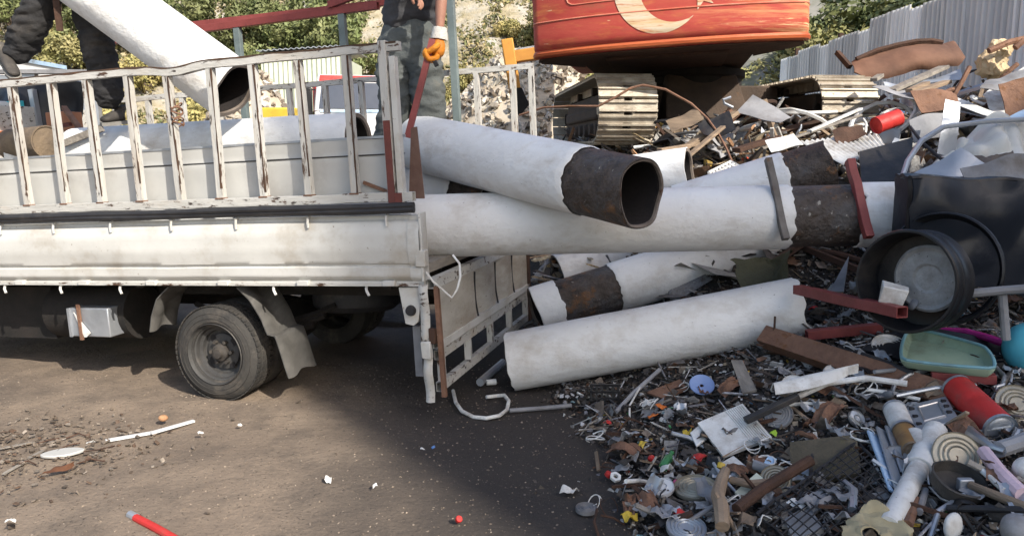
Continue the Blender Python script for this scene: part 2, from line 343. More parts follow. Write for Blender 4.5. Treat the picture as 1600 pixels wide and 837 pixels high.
def stuff(name, pts, sizes, pal, m, tilt=.5, free=False, rag=.3):
    n = len(pts); b = np.array([(a, c, e) for e in (-1, 1) for c in (-1, 1) for a in (-1, 1)], float)*.5
    v = b[None]*(1+rng.uniform(-rag, rag, (n, 8, 3)))*sizes[:, None, :]
    v = np.einsum('nij,nkj->nki', rotm(n) if free else yawm(n, tilt), v)+pts[:, None, :]
    f = np.array([(0, 2, 3, 1), (4, 5, 7, 6), (0, 1, 5, 4), (2, 6, 7, 3), (0, 4, 6, 2), (1, 3, 7, 5)])
    F = (f[None]+(np.arange(n)*8)[:, None, None]).reshape(-1, 4)
    me = bpy.data.meshes.new(name); me.from_pydata(v.reshape(-1, 3).tolist(), [], F.tolist()); me.materials.append(m)
    at = me.attributes.new('Col', 'FLOAT_COLOR', 'POINT')
    pal = np.array(pal); cc = pal[rng.integers(0, len(pal), n)]*rng.uniform(.6, 1.25, (n, 1))
    c4 = np.concatenate([np.repeat(cc, 8, 0), np.ones((n*8, 1))], 1); at.data.foreach_set('color', c4.ravel().astype(np.float32))
    o = bpy.data.objects.new(name, me); COL.objects.link(o); return tag(o, kind='stuff')
M['bits'] = attr_mat('mixed_bits')
def on_heap(n, x0, x1, y0, y1, mask=None, dz=0):
    out = []
    while len(out) < n:
        x, y = random.uniform(x0, x1), random.uniform(y0, y1)
        if mask and random.random() > mask(x, y): continue
        out.append((x, y, heap_n(x, y)-.03+dz))
    return np.array(out)
DK = [(.03, .028, .026), (.05, .044, .04), (.02, .018, .018), (.085, .07, .055), (.05, .045, .045), (.13, .11, .1), (.045, .03, .022)]
LT = [(.4, .38, .34), (.6, .6, .58), (.22, .18, .14), (.3, .24, .17), (.14, .07, .04), (.5, .5, .52), (.1, .1, .11), (.35, .33, .3), (.2, .2, .22), (.06, .055, .05)]
CL = [(.5, .04, .03), (.6, .4, .05), (.1, .3, .5), (.65, .65, .65), (.6, .6, .62), (.08, .35, .12), (.55, .2, .05), (.62, .62, .55), (.7, .7, .7), (.3, .5, .55)]
inh = lambda x, y: 1 if heap(x, y) > .03 else .3*math.exp(-((x-.35)**2)*9)
def sz(n, lo, hi, flat=.4): 
    s = rng.uniform(lo, hi, (n, 1))*rng.uniform(.35, 1, (n, 3)); s[:, 2] *= flat; return s
n = 40000; stuff('dark_rubble', on_heap(n, .0, 4.5, 2.0, 6.6, inh), sz(n, .008, .042, .6), DK, M['bits'])
n = 8600; stuff('mixed_litter', on_heap(n, .3, 4.5, 2.0, 6.6, inh, .012), sz(n, .007, .045, .25), LT, M['bits'])
n = 560; stuff('coloured_litter', on_heap(n, .3, 4.2, 2.1, 5.6, inh, .02), sz(n, .008, .03, .4), CL, M['bits'])
n = 2200; s_ = np.stack([rng.uniform(.04, .24, n), rng.uniform(.003, .011, n), rng.uniform(.003, .01, n)], 1)
stuff('thin_stick_litter', on_heap(n, .4, 4.5, 2.0, 6.6, inh, .03), s_, LT+DK, M['bits'], .3, rag=.1)
UP = [(.42, .34, .24), (.3, .22, .15), (.5, .44, .34), (.2, .14, .1), (.12, .1, .085), (.55, .53, .5), (.36, .2, .11), (.08, .07, .07), (.3, .3, .32), (.48, .36, .2), (.5, .08, .04), (.6, .4, .1)]
n = 1450; stuff('crushed_metal_bits', on_heap(n, .5, 4.5, 2.1, 6.4, inh, .03), sz(n, .03, .11, .07), [(.3, .3, .31), (.16, .15, .15), (.2, .11, .07), (.42, .41, .4), (.1, .09, .085), (.25, .2, .16)], M['bits'], .7, rag=.45)
n = 1500; s_ = np.stack([rng.uniform(.12, .5, n), rng.uniform(.08, .3, n), rng.uniform(.006, .02, n)], 1)
stuff('upper_heap_plates', on_heap(n, 1.2, 7, 6.0, 10, None, .05), s_, [(.3, .3, .31), (.16, .15, .15), (.22, .13, .08), (.4, .39, .37), (.1, .09, .085), (.36, .29, .2), (.07, .065, .065)], M['bits'], .6, rag=.45)
n = 9000; stuff('upper_heap_litter', on_heap(n, .3, 7, 6.3, 10.5, None, .03), sz(n, .03, .22, .3), UP, M['bits'], .6)
n = 5600; s_ = np.stack([rng.uniform(.15, .8, n), rng.uniform(.008, .035, n), rng.uniform(.008, .03, n)], 1)
stuff('upper_heap_sticks', on_heap(n, .3, 7, 6.6, 10.5, None, .05), s_, UP[:10], M['bits'], .4, rag=.1)
gy = lambda x, y: .15 if x > -.5 else 1
n = 7000; p_ = np.array([(random.uniform(-4.5, 1), 2.2+3.6*random.random()**1.3, 0) for _ in range(n)]); p_[:, 2] = [.03*noise.noise(Vector((a*.9, b_*.9, 0)))+.012*noise.noise(Vector((a*4, b_*4, 5))) for a, b_, _ in p_]
stuff('yard_gravel', p_, sz(n, .003, .013, .7), [(.3, .24, .18), (.24, .19, .145), (.28, .23, .18), (.17, .135, .105), (.13, .105, .085)], M['bits'], .4)
n = 800; p_ = np.array([(-2.75+random.gauss(0, .42), 4.0+random.gauss(0, .3), 0.012) for _ in range(n)])
stuff('swept_leaf_litter', p_, sz(n, .008, .036, .25), [(.16, .125, .095), (.2, .16, .125), (.11, .085, .065), (.26, .22, .18), (.12, .075, .05)], M['bits'], .35)

n = 42000; p_ = []
while len(p_) < n:
    y = random.uniform(25.5, 47); x = random.uniform(-.78, .2)*y; z = hillz(x, y)
    c_ = noise.noise(Vector((x*.5, y*.5, 3)))
    if z > -.1 and c_ > -.25+.3*random.random(): p_.append((x, y, z+max(0, c_)*random.random()*1.1))
s_ = np.stack([rng.uniform(.08, .26, n), rng.uniform(.05, .16, n), rng.uniform(.02, .08, n)], 1)
stuff('hill_scrub', np.array(p_), s_, [(.36, .29, .13), (.25, .23, .09), (.17, .18, .07), (.44, .37, .23), (.3, .26, .14), (.46, .41, .32), (.11, .125, .05)], M['bits'], .9, True)
# ================================================================ flatbed truck (local x = rearwards, y = across to the far side, z = up)
a_ = R(16.4); tl = R(2.8)
Fx = Vector((math.cos(a_)*math.cos(tl), -math.sin(a_)*math.cos(tl), math.sin(tl)))
Wy = Vector((math.sin(a_), math.cos(a_), 0)); Uz = Fx.cross(Wy)
O = Vector((-.523, 4.436, .91))
MT = Matrix(((Fx.x, Wy.x, Uz.x, O.x), (Fx.y, Wy.y, Uz.y, O.y), (Fx.z, Wy.z, Uz.z, O.z), (0, 0, 0, 1)))
MTi = MT.inverted()
def T(px, py, yl=0.0):                                 # sight line meets the truck plane y = yl, in truck axes
    o = MTi @ Vector((0, 0, CAMH)); d = (MTi.to_3x3() @ ray(px, py)); return o+d*((yl-o.y)/d.y)
def TW(x, y, z): return MT @ Vector((x, y, z))
truck = empty('flatbed_truck', MT, 'white flatbed truck with peeling slatted side rack and dropped tailgate, loaded with white pipes', 'truck')
XL, WD = -4.3, 2.1
# side board: a pressed profile swept along the bed, slightly dented
def side_prof(v):
    K = [(0, .012), (.012, -.004), (.03, -.02), (.085, -.022), (.095, -.008), (.103, -.008), (.112, -.024), (.2, -.04), (.3, -.036), (.36, -.016), (.372, .006), (.395, .01), (.4, .05)]
    s = v*(len(K)-1); i = min(int(s), len(K)-2); f = s-i
    return K[i][1]*(1-f)+K[i+1][1]*f, K[i][0]*(1-f)+K[i+1][0]*f
def side_pt(u, v):
    x = XL+(-.075-XL)*u; y, z = side_prof(v)
    y += .009*noise.noise(Vector((x*2.5, z*5, 0)))+.004*noise.noise(Vector((x*9, z*9, 2)))*(1 if x > -.8 else .3)
    return (x, y, z+.003*noise.noise(Vector((x*3, 0, 7))))
mb = MB().grid(side_pt, 150, 48); sp = mb.build('side_panel', M['white'], truck, smooth=50)
mb = MB().bb(XL, -.02, .052, .075, .0, .395); mb.build('panel_back', M['white'], sp)
mb = MB(); mb.grid(lambda u, v: (-.075+.075*u, side_prof(v)[0]-.006+.005*noise.noise(Vector((u*3, v*9, 3))), side_prof(v)[1]-.004), 5, 36); mb.build('end_cap', M['white'], sp, smooth=50)
mb = MB().bb(-.004, .012, -.03, .06, .0, .41); mb.build('end_plate', M['white'], sp, bev=.004)
mb = MB().bb(-.035, .03, -.04, .02, .09, .19); mb.build('corner_latch', M['white'], sp, bev=.006)
mb = MB().bb(XL, .0, -.012, .03, -.03, -.012); mb.build('bottom_lip', M['rack'], truck)
for i, px in enumerate((-70, 35, 134, 240, 352, 476, 610)):
    x = T(px, 442).x; o = MB().bb(x-.04, x+.04, -.03, .02, -.028, .006).build('hinge', M['white'], sp, bev=.004)
for px in (-75, 5, 88, 177, 272, 373, 485, 607):
    x = T(px, 345).x; MB().tube([(x, -.005, .405), (x, -.028, .395), (x, -.034, .37), (x+.002, -.036, .335)], .008, 6).build('rope_hook', M['white'], sp)
for px in (-90, 10, 97, 190, 430, 575):
    x = T(px, 450).x; MB().tube([(x-.012, .02, -.02), (x-.012, .0, -.045), (x-.004, -.012, -.06), (x+.014, -.018, -.088)], .009, 6).build('rope_hook', M['white'], truck)
mb = MB()
for k, (yy, zz) in enumerate(((-.035, .432), (-.04, .455))):
    mb.tube([(x, yy+.006*math.sin(x*3+k), zz+.008*noise.noise(Vector((x*1.3, k*5, 0)))) for x in np.linspace(XL, -.02, 50)], .021, 9)
mb.build('black_hose', M['black'], truck)
# rack
zb0, zb1, zt = .478, .53, 1.37
mb = MB().sqtube((XL, .0, .505), (-.03, .0, .505), .05, .055, n=30, jit=.003); mb.build('bottom_rail', M['rack'], truck, bev=.004)
def trz(x):                                            # top rail, dented where the lifted pipe lies on it
    return 1.365+.0*x-.028*math.exp(-((x+1.62)/.16)**2)+.004*noise.noise(Vector((x*4, 3, 0)))
xs_ = np.linspace(XL, -.06, 46); mb = MB()
M['seam'] = mat('dark_flaked_rust', (.05, .034, .027), (.09, .05, .03), 14, .85, bump=.4)
sl_ = MB(); L_ = []
for i, x in enumerate(np.linspace(XL, -.07, 150)):
    h_ = .006+.016*max(0, noise.noise(Vector((x*6, 2, 0)))+.15)
    L_ += [(x, .01, trz(x)+.0262), (x, -.0262, trz(x)+.0262), (x, -.0265, trz(x)+.025-h_)]
sl_.add(L_, [(3*k+a, 3*k+a+1, 3*k+a+4, 3*k+a+3) for k in range(149) for a in (0, 1)]).build('rust_seam', M['seam'], truck)
for i in range(45): mb.beam((xs_[i], 0, trz(xs_[i])), (xs_[i+1]+.001, 0, trz(xs_[i+1])), .05, .05)
mb.build('top_rail', M['rack'], truck)
px_t = (-95, -30, 30, 90, 145, 203, 268, 330, 402, 472, 545); 
px_b = (-75, -12, 45, 103, 160, 222, 284, 347, 415, 485, 557)
for t_, b_ in zip(px_t, px_b):
    xb = T(b_, 310).x; xt = xb+random.uniform(-.012, .012)
    MB().sqtube((xb, -.001, zb1), (xt, .001, trz(xt)-.026), .046, .046, n=5, jit=.003, up=(0, 1, 0)).build('rack_post', M['post'], truck, bev=.003)
    sm = MB(); zz_ = np.linspace(zb1+random.uniform(.0, .2), trz(xt)-.03, 26)
    L_ = []
    for k, z in enumerate(zz_):
        f = (z-zb1)/(trz(xt)-.026-zb1); xx = xb+(xt-xb)*f+.0215; wd_ = .0035+.007*max(0, noise.noise(Vector((xb*7, z*9, 0)))+.25)
        L_ += [(xx-wd_*1.1, -.0248, z), (xx+.0022, -.0252, z), (xx+.0024, -.0225+wd_*.8, z)]
    sm.add(L_, [(3*k+a, 3*k+a+1, 3*k+a+4, 3*k+a+3) for k in range(25) for a in (0, 1)]).build('rust_seam', M['seam'], truck)
    if random.random() < .8: MB().bb(xb-.03, xb+.03, -.029, .02, zb1-.001, zb1+.008).build('weld_bead', M['rust'], truck)
xe = T(624, 310).x
MB().sqtube((xe-.035, -.005, zb0), (xe-.035, -.005, 1.4), .05, .052, up=(0, 1, 0)).build('end_post', M['post'], truck, bev=.004)
MB().sqtube((xe+.02, .0, .47), (xe+.02, .0, 1.31), .036, .05, up=(0, 1, 0)).build('end_post', M['white'], truck, bev=.003)
MB().bb(xe-.055, xe-.012, -.036, -.031, .46, .95).build('rust_patch_plate', M['rackR'], truck)
MB().bb(xe-.02, xe+.03, -.034, .03, .44, .53).build('rack_foot', M['rackR'], truck)
# wire wound round one post, rusty
x_ = T(278, 190).x; MB().tube([(x_+.035*math.cos(t), .035*math.sin(t), 1.0+t*.0035+.012*math.sin(t*1.7)) for t in np.linspace(0, 40, 120)], .005, 5).build('rusty_wire_wrap', M['rust'], truck)
# inner board
mb = MB().grid(lambda u, v: (XL+(-.12-XL)*u, .085+.008*noise.noise(Vector((u*14, v*2, 1)))+(.012 if v > .78 else 0), .47+.385*v+.006*noise.noise(Vector((u*12, 0, 3)))*(v > .9)), 90, 14, -.012)
ib = mb.build('inner_board', M['board'], truck, smooth=40)
MB().bb(XL, -.11, .07, .09, .755, .762).build('board_fold', M['black'], ib)
MB().bb(XL, -.11, .08, .115, .856, .87).build('board_edge', M['galv'], ib)
MB().beam(T(568, 285, .06), T(612, 302, .06), .015, .02).build('rack_brace', M['rust'], truck)
# floor, headboard, chassis
MB().bb(XL, -.02, .06, WD, .03, .09).build('bed_floor', M['woodg'], truck)
MB().bb(XL, 0, .0, .05, -.012, .0).build('floor_edge', M['white'], truck)
for yy in (.62, 1.42): MB().bb(XL-.5, -.15, yy-.04, yy+.04, -.2, .02).build('chassis_rail', M['chassis'], truck)
for x in np.arange(-4, -.1, .62): MB().bb(x-.03, x+.03, .06, WD-.05, -.06, .028).build('cross_bearer', M['chassis'], truck)
MB().bb(-4.2, -2.3, 1.66, 2.0, -.5, -.08).build('far_dark_filler', M['chassis'], truck)  # added dark box hiding the sunlit strip of ground beyond the truck
MB().bb(-1.0, -.2, 1.75, 1.8, -.5, -.05).build('far_dark_screen', M['chassis'], truck)  # added dark plate that blackens the view under the bed
MB().bb(XL, -.01, WD-.03, WD+.02, 0, .4).build('far_side_panel', M['white'], truck)
# far rack
yl = WD
MB().sqtube((XL, yl, 1.44), (.28-.1, yl, 1.44), .045, .045, n=20, jit=.004).build('far_top_rail', M['rack'], truck)
MB().sqtube((XL, yl, .5), (.1, yl, .5), .05, .05).build('far_bottom_rail', M['rack'], truck)
for x in (-4.1, -3.7, -3.3, -2.9, -2.5, -2.13, -1.76, -1.4, -1.04, -.68, -.32, .0, .16):
    MB().sqtube((x, yl, .52), (x, yl, 1.42), .045, .045, up=(0, 1, 0)).build('far_rack_post', M['post'], truck)
# green and red pipe frame inside the far side
yf = WD-.12
fx = [T(375, 90, yf).x, T(540, 100, yf).x, T(709, 90, yf).x]
zt_ = [T(375, 38, yf).z, T(540, 16, yf).z]
for x, z in zip(fx, (zt_[0]-.02, zt_[1]-.02, 2.25)):
    MB().sqtube((x, yf, .09), (x, yf, z), .06, .05, up=(0, 1, 0)).build('frame_post', M['green_steel'], truck, bev=.004)
sl = (zt_[1]-zt_[0])/(fx[1]-fx[0])
MB().sqtube((fx[0]-1.6, yf, zt_[0]-1.6*sl), (fx[1]+.35, yf, zt_[1]+.35*sl), .06, .06).build('frame_rail', M['red'], truck, bev=.004)
MB().sqtube((fx[0]-.8, yf+.2, zt_[0]-.8*sl+.1), (fx[1]+.9, yf+.2, zt_[1]+.9*sl+.05), .05, .05).build('frame_rail', M['red'], truck, bev=.004)
MB().sqtube((fx[1]-.1, yf-.03, zt_[1]+.05), (fx[2]+.06, yf-.03, zt_[1]+.3), .05, .06).build('frame_rail', M['red'], truck, bev=.004)
# red-brown angle iron in the rear corner
MB().poly([T(643, 200, .2), T(652, 198, .2), T(664, 310, .2), T(640, 310, .2)], .01).build('corner_plate', mat('dusty_brown_angle', (.19, .12, .095), (.13, .075, .06), 5, .8, rust=.2, bump=.3), truck)
# wheels
def wheel(x, y0, side, dual, zc=-.506):
    r = .35; s = side
    prof = [(.2, .03), (.235, .0), (.275, -.004), (.315, .012), (.338, .03), (.349, .06), (.349, .15), (.338, .18), (.31, .2), (.235, .21), (.2, .18)]
    wt = MB().lathe([(a, b) for a, b in prof], (x, y0, zc), (0, s, 0), 48, closed=True)
    t = wt.build('wheel', M['tyre'], truck, smooth=30)
    mt_ = MB()
    for k in range(56):
        an = 2*math.pi*k/56
        for (b0, b1, sk) in ((.022, .062, 0), (.072, .105, .3), (.115, .15, .6), (.158, .19, .9)):
            c_ = Vector((x+.347*math.cos(an+sk*.06), y0+s*(b0+b1)/2, zc+.347*math.sin(an+sk*.06)))
            mt_.box(c_, (.031, b1-b0, .008), Matrix.Rotation(-an+R(90), 3, 'Y'))
    mt_.build('tread_block', M['tyre'], t)
    for q, rr_ in ((-.002, .262), (.004, .296)):
        MB().lathe([(rr_-.003, q+.002), (rr_, q-.004), (rr_+.003, q+.002)], (x, y0, zc), (0, s, 0), 48).build('sidewall_ring', M['tyre'], t)
    MB().lathe([(.212, .02), (.222, -.006), (.226, .0), (.214, .03), (.19, .045), (.186, .075), (.165, .085), (.16, .115), (.135, .122), (.13, .1), (.1, .092), (.06, .09)], (x, y0, zc), (0, s, 0), 48).build('rim', M['rimg'], t, smooth=30)
    for k in range(4):
        an = 2*math.pi*(k+.4)/4
        MB().disc((x+.118*math.cos(an), y0+s*.0935, zc+.118*math.sin(an)), (0, -s, 0), .03, 14, .8).build('hand_hole', M['bplast'], t)
    hb = MB().lathe([(0, .02), (.035, .022), (.042, .045), (.062, .055), (.062, .12), (.03, .13)], (x, y0, zc), (0, s, 0), 24)
    for k in range(6):
        an = 2*math.pi*k/6; q = Vector((x+.082*math.cos(an), y0, zc+.082*math.sin(an)))
        hb.cyl(q+Vector((0, s*.06, 0)), q+Vector((0, s*.1, 0)), .014, n=6)
    hb.build('hub', M['hub'], t, smooth=30)
    t.scale = (.94,)*3; t.location = Vector((x, y0, zc))*.06
    if dual: MB().lathe([(a, b+.24) for a, b in prof], (x, y0, zc), (0, s, 0), 40, closed=True).build('inner_tyre', M['tyre'], t, smooth=30)
wx = T(335, 553, .03).x
wheel(wx, .03, 1, True); wheel(wx, 1.98, -1, True)
wheel(-5.45, .12, 1, False, -.315); wheel(-5.45, 1.9, -1, False, -.315)
cb = MB().bb(-6.15, -4.45, .05, WD-.05, -.1, .75)
cb.add([(-6.15, .05, .75), (-4.45, .05, .75), (-4.45, WD-.05, .75), (-6.15, WD-.05, .75), (-5.85, .13, 1.42), (-4.5, .13, 1.42), (-4.5, WD-.13, 1.42), (-5.85, WD-.13, 1.42)], [(4, 5, 6, 7), (0, 1, 5, 4), (1, 2, 6, 5), (2, 3, 7, 6), (3, 0, 4, 7)])
cab_ = cb.build('cab', M['white'], truck, bev=.05)
gl = mat('cab_glass', (.03, .04, .045), None, 2, .1, spec=.7)
MB().poly([(-5.98, .07, .82), (-4.75, .07, .82), (-4.75, .12, 1.3), (-5.8, .12, 1.3)], .012).build('side_window', gl, cab_)
MB().poly([(-4.447, .3, .85), (-4.447, WD-.3, .85), (-4.485, WD-.35, 1.3), (-4.485, .35, 1.3)], .01).build('rear_window', gl, cab_)
MB().bb(-4.72, -4.66, .035, .05, .55, .6).build('door_handle', M['black'], cab_, bev=.004)
MB().tube([(-6.05, .05, .85), (-6.1, -.12, .95), (-6.1, -.14, 1.25)], .014, 6).build('mirror_arm', M['black'], cab_); MB().bb(-6.13, -6.08, -.22, -.06, .92, 1.22).build('mirror', M['black'], cab_, bev=.02)
MB().bb(-4.38, -4.32, .03, WD-.03, .02, 1.36).build('headboard', M['rack'], truck, bev=.006)
MB().cyl((wx, .2, -.506), (wx, 1.85, -.506), .07).build('rear_axle', M['chassis'], truck)
MB().lathe([(0, -.16), (.1, -.14), (.16, -.05), (.16, .05), (.1, .14), (0, .16)], (wx, 1.02, -.48), (1, 0, 0), 20).build('differential', M['chassis'], truck)
for yy in (.62, 1.42):
    mb = MB()
    for k in range(4): mb.tube([(wx+d, yy, -.42-.035*k+.14*(d/.6)**2) for d in np.linspace(-.6+.1*k, .6-.1*k, 9)], .022, 4)
    mb.build('leaf_spring', M['chassis'], truck)
# mud flaps
def flap(pts, w_, name, m):                           # strip of rubber following pts (x,z), from y=w0 to w1
    y0, y1 = w_; mb = MB(); n = len(pts)-1
    def f(u, v):
        s = v*n; i = min(int(s), n-1); k = s-i; a, b = Vector(pts[i]), Vector(pts[i+1]); q = a.lerp(b, k)
        return (q.x+.01*math.sin(u*9), y0+(y1-y0)*u, q.y+.012*math.sin(u*7+v*4))
    mb.grid(f, 10, 30, .008); return mb.build(name, m, truck, smooth=60)
p = [T(a, b, .05) for a, b in ((372, 449), (392, 470), (410, 500), (420, 525), (432, 527), (440, 550), (448, 575), (453, 588))]
flap([(q.x, q.z) for q in p], (.03, .36), 'mud_flap', M['flap'])
p = [T(a, b, .05) for a, b in ((262, 448), (244, 470), (236, 495), (233, 516))]
flap([(q.x, q.z) for q in p], (.05, .3), 'mudguard_strip', M['flap'])
# corner bracket, plate, tool box
p = [T(a, b, .0) for a, b in ((622, 449), (660, 449), (653, 503), (646, 509), (633, 506))]
bk = MB().poly([(q.x, q.y+.004, q.z) for q in p], -.03).build('corner_bracket', M['white'], truck, bev=.003)
q = T(642, 485, 0); MB().lathe([(0, -.02), (.028, -.02), (.034, .0), (.034, .03)], (q.x, 0, q.z), (0, 1, 0), 18).build('lamp_socket', M['black'], bk)
q = T(652, 535, .1); MB().bb(q.x-.025, q.x+.025, .1, .13, -.62, -.3).build('hanging_strap', M['gplast'], truck)
q0, q1 = T(106, 481, .12), T(173, 527, .12)
tb = MB().bb(q0.x, q1.x, .12, .5, q1.z, q0.z).build('battery_box', M['galv'], truck, bev=.008)
MB().poly([(q0.x+.06, .112, q0.z-.03), (q0.x+.19, .112, q1.z+.03), (q0.x+.15, .112, q1.z+.0), (q0.x+.13, .112, q1.z-.0)], .006).build('torn_label', M['wplast'], tb)
MB().bb(q0.x+.095, q0.x+.12, .1, .115, q1.z-.02, q0.z+.03).build('box_strap', M['rust'], tb)
MB().bb(q0.x, q0.x+.02, .105, .12, q1.z, q0.z).build('box_flange', M['galv'], tb)
MB().lathe([(.2, -.1), (.27, -.1), (.32, -.06), (.33, 0), (.32, .06), (.27, .1), (.2, .1)], (T(560, 490, .95).x, .95, -.28), (0, .1, 1), 32, closed=True).build('spare_tyre', M['black'], truck)
MB().cyl((-3.2, .4, -.3), (-2.45, .4, -.3), .2, n=24).build('fuel_tank', M['chassis'], truck)
MB().bb(-4.2, -3.2, .3, .7, -.5, -.1).build('air_tank_box', M['chassis'], truck)
# tailgate hanging down
gate = MB()
gm = lambda: MB()
def gribs(u, v):
    y = .04+(WD-.06)*u; z = -.05-.33*v; k = 3.5*u+.16*math.sin(v*3); s = abs((k % 1)-.5); q = sum(math.exp(-((y-a)/.16)**2)*(1 if y > a else .15) for a in (.74, 1.2, 1.64))
    return (.062-.06*min(1, q)-.02*v*v*0+.006*noise.noise(Vector((y*3, z*4, 5))), y, z)
tg = gm().grid(gribs, 110, 16, -.01).build('tailgate', mat('dirty_gate_paint', (.5, .48, .43), (.36, .33, .28), 4, .55, rust=.22, rc=(.2, .13, .09), rs=5, bump=.3, dirt=.6, dc=(.26, .22, .17), ds=3, spk=.2, spc=(.15, .12, .1), st=(1, .4, 1)), truck, smooth=35)
for a in (.735, 1.195, 1.635): MB().tube([(.058-.012*math.sin(v*3.1), a+.02*math.sin(v*2.2)+(.05*(v-.75) if v > .75 else 0), -.06-.315*v) for v in np.linspace(0, 1, 12)], .007, 6).build('panel_seam', M['black'], tg)
MB().bb(.01, .07, WD-.05, WD+.03, -.7, .05).build('gate_far_post', M['rustd'], tg)
MB().bb(.01, .03, .02, WD, -.72, -.0).build('gate_back', M['rack'], tg) if False else None
MB().sqtube((.03, .02, -.02), (.03, WD, -.02), .05, .06).build('gate_top_rail', M['rack'], tg)
MB().sqtube((.04, .04, -.4), (.04, WD, -.4), .06, .05).build('gate_ledge', M['white'], tg, bev=.006)
MB().sqtube((.035, .04, -.465), (.035, WD, -.465), .04, .06).build('gate_rail', M['rack'], tg, bev=.004)
MB().sqtube((.035, .04, -.665), (.035, WD, -.665), .04, .06).build('gate_bottom_rail', M['rack'], tg, bev=.004)
for y in np.linspace(.1, WD-.06, 5): MB().sqtube((.035, y, -.49), (.035, y, -.64), .045, .035, up=(0, 1, 0)).build('gate_post', M['post'], tg, bev=.003)
mb = MB(); zs = np.linspace(-.02, -.73, 24)
mb.grid(lambda u, v: (-.035+.06*u, -.012-.018*math.sin(u*3.14)-.01*math.sin(v*19), -.02-.72*v), 6, 30, -.03).jitter(.006, 8)
mb.build('gate_end_cap', M['rack'], tg, smooth=40)
MB().sqtube((.075, .0, -.03), (.085, -.0, -.71), .028, .028, up=(0, 1, 0)).build('gate_end_bar', M['rust'], tg)
MB().bb(-.03, .03, -.05, -.01, -.47, -.36).jitter(.012, 30).build('gate_catch', M['white'], tg, bev=.008)
MB().bb(.02, .06, -.03, .0, -.38, -.28).jitter(.012, 30).build('gate_catch', M['rustd'], tg, bev=.004)
# cable hanging off the corner
pts = [T(a, b, -.02) for a, b in ((666, 425), (675, 440), (690, 455), (702, 467), (709, 455), (713, 435), (710, 415), (698, 402))]
MB().tube([Vector(q)+Vector((0, .1*i/7, 0)) for i, q in enumerate(pts)], .007, 6).build('loose_cable', M['wplast'], truck)

# ================================================================ white pipes
RP = .21
def pipe(name, A, B, label, r=RP, rf=.9, bands=(), wall=.012, rag=(0, 0), seedv=0, group='white coated steel pipes', n=56, inner=True):
    A, B = Vector(A), Vector(B); L = (B-A).length; root = empty(name, Matrix.Translation(A.lerp(B, .5)-Vector((0, 0, r))), label, 'pipe', group)
    a, d, u = frame(B-A); m = 40; mb = MB()
    def pt(t, z, rr, e):
        e0 = rag[0]*noise.noise(Vector((math.cos(t)*rf, math.sin(t)*rf, seedv)))*max(0, 1-z/.25) if z < .25 else 0
        e1 = rag[1]*noise.noise(Vector((math.cos(t)*rf, math.sin(t)*rf, seedv+5)))*max(0, 1-(L-z)/.25) if L-z < .25 else 0
        w_ = 1+.012*noise.noise(Vector((math.cos(t)*1.5+seedv, math.sin(t)*1.5, z*2)))+.007*noise.noise(Vector((math.cos(t)*4, math.sin(t)*4+seedv, z*7)))
        return A+d*(z+e0+e1)+a*(rr*w_*math.cos(t))+u*(rr*w_*math.sin(t))
    def shell(z0, z1, ro, ri, mat_, nm, k=30, rg0=False, rg1=False):
        mb = MB(); V = []; F = []
        zs = np.linspace(z0, z1, k)
        prof = [(ro-.006, z0)]+[(ro, z) for z in [z0+.006]+list(zs[1:-1])+[z1-.006]]+[(ro-.006, z1)]
        for i_, (rr, z) in enumerate(prof):
            k0 = (max(0, 1-(z-z0)/.12) if rg0 else 0); k1 = (max(0, 1-(z1-z)/.12) if rg1 else 0); V2 = []
            for q in range(n):
                t = 2*math.pi*q/n; c3 = Vector((math.cos(t)*2.4, math.sin(t)*2.4, seedv+z0*3)); c9 = c3*3.5
                dz = (noise.noise(c3)*.022+noise.noise(c9)*.016)
                V2.append(pt(t, min(max(z+dz*(k0+k1), .002), L-.002), rr, 0))
            V += V2
        m_ = len(prof); F = [(i*n+q, i*n+(q+1) % n, (i+1)*n+(q+1) % n, (i+1)*n+q) for i in range(m_-1) for q in range(n)]
        mb.add(V, [f[::-1] for f in F]); return mb.build(nm, mat_, root, world=True, smooth=50)
    cuts = [0]; segs = []
    z = 0
    for (b0, b1) in bands:
        if b0*L > z: segs.append((z, b0*L, 0))
        segs.append((b0*L, b1*L, 1)); z = b1*L
    if z < L-1e-4: segs.append((z, L, 0))
    for z0, z1, bnd in segs:
        if bnd: shell(max(z0-.08, 0), min(z1+.08, L), r-.012, 0, M['band'], 'bare_band')
        else: shell(z0, z1, r, 0, M['pipe'], 'pipe_wall', 30, z0 > .01, z1 < L-.01)
    # end rings and the dark inside
    for e in (0, 1):
        z = 0 if e == 0 else L; V = []
        ro = r-.006-(.014 if any((b0 == 0 and e == 0) or (b1 == 1 and e == 1) for b0, b1 in bands) else 0)
        for rr, dz in ((ro, 0), (r-.032, .004), (r-.034, .03)):
            V += [pt(2*math.pi*q/n, z+(dz if e == 0 else -dz), rr, 0) for q in range(n)]
        F = [(i*n+q, (i+1)*n+q, (i+1)*n+(q+1) % n, i*n+(q+1) % n) for i in range(2) for q in range(n)]
        MB().add(V, F if e else [f[::-1] for f in F]).build('cut_edge', M['rim'], root, world=True, smooth=30)
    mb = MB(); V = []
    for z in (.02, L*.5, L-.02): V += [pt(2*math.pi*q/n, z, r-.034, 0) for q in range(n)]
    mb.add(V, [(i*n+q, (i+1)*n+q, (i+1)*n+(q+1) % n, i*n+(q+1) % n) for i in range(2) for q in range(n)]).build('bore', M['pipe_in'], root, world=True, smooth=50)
    return root
pipe('coated_pipe', P(655, 224, 5.75), P(1003, 303, 4.18), 'white pipe tilted on top of the others, its burnt black open end towards the viewer', bands=((.80, 1),), rag=(.02, .05), seedv=1)
A2 = P(660, 353, 5.05); B2 = P(1500, 332, 4.85)
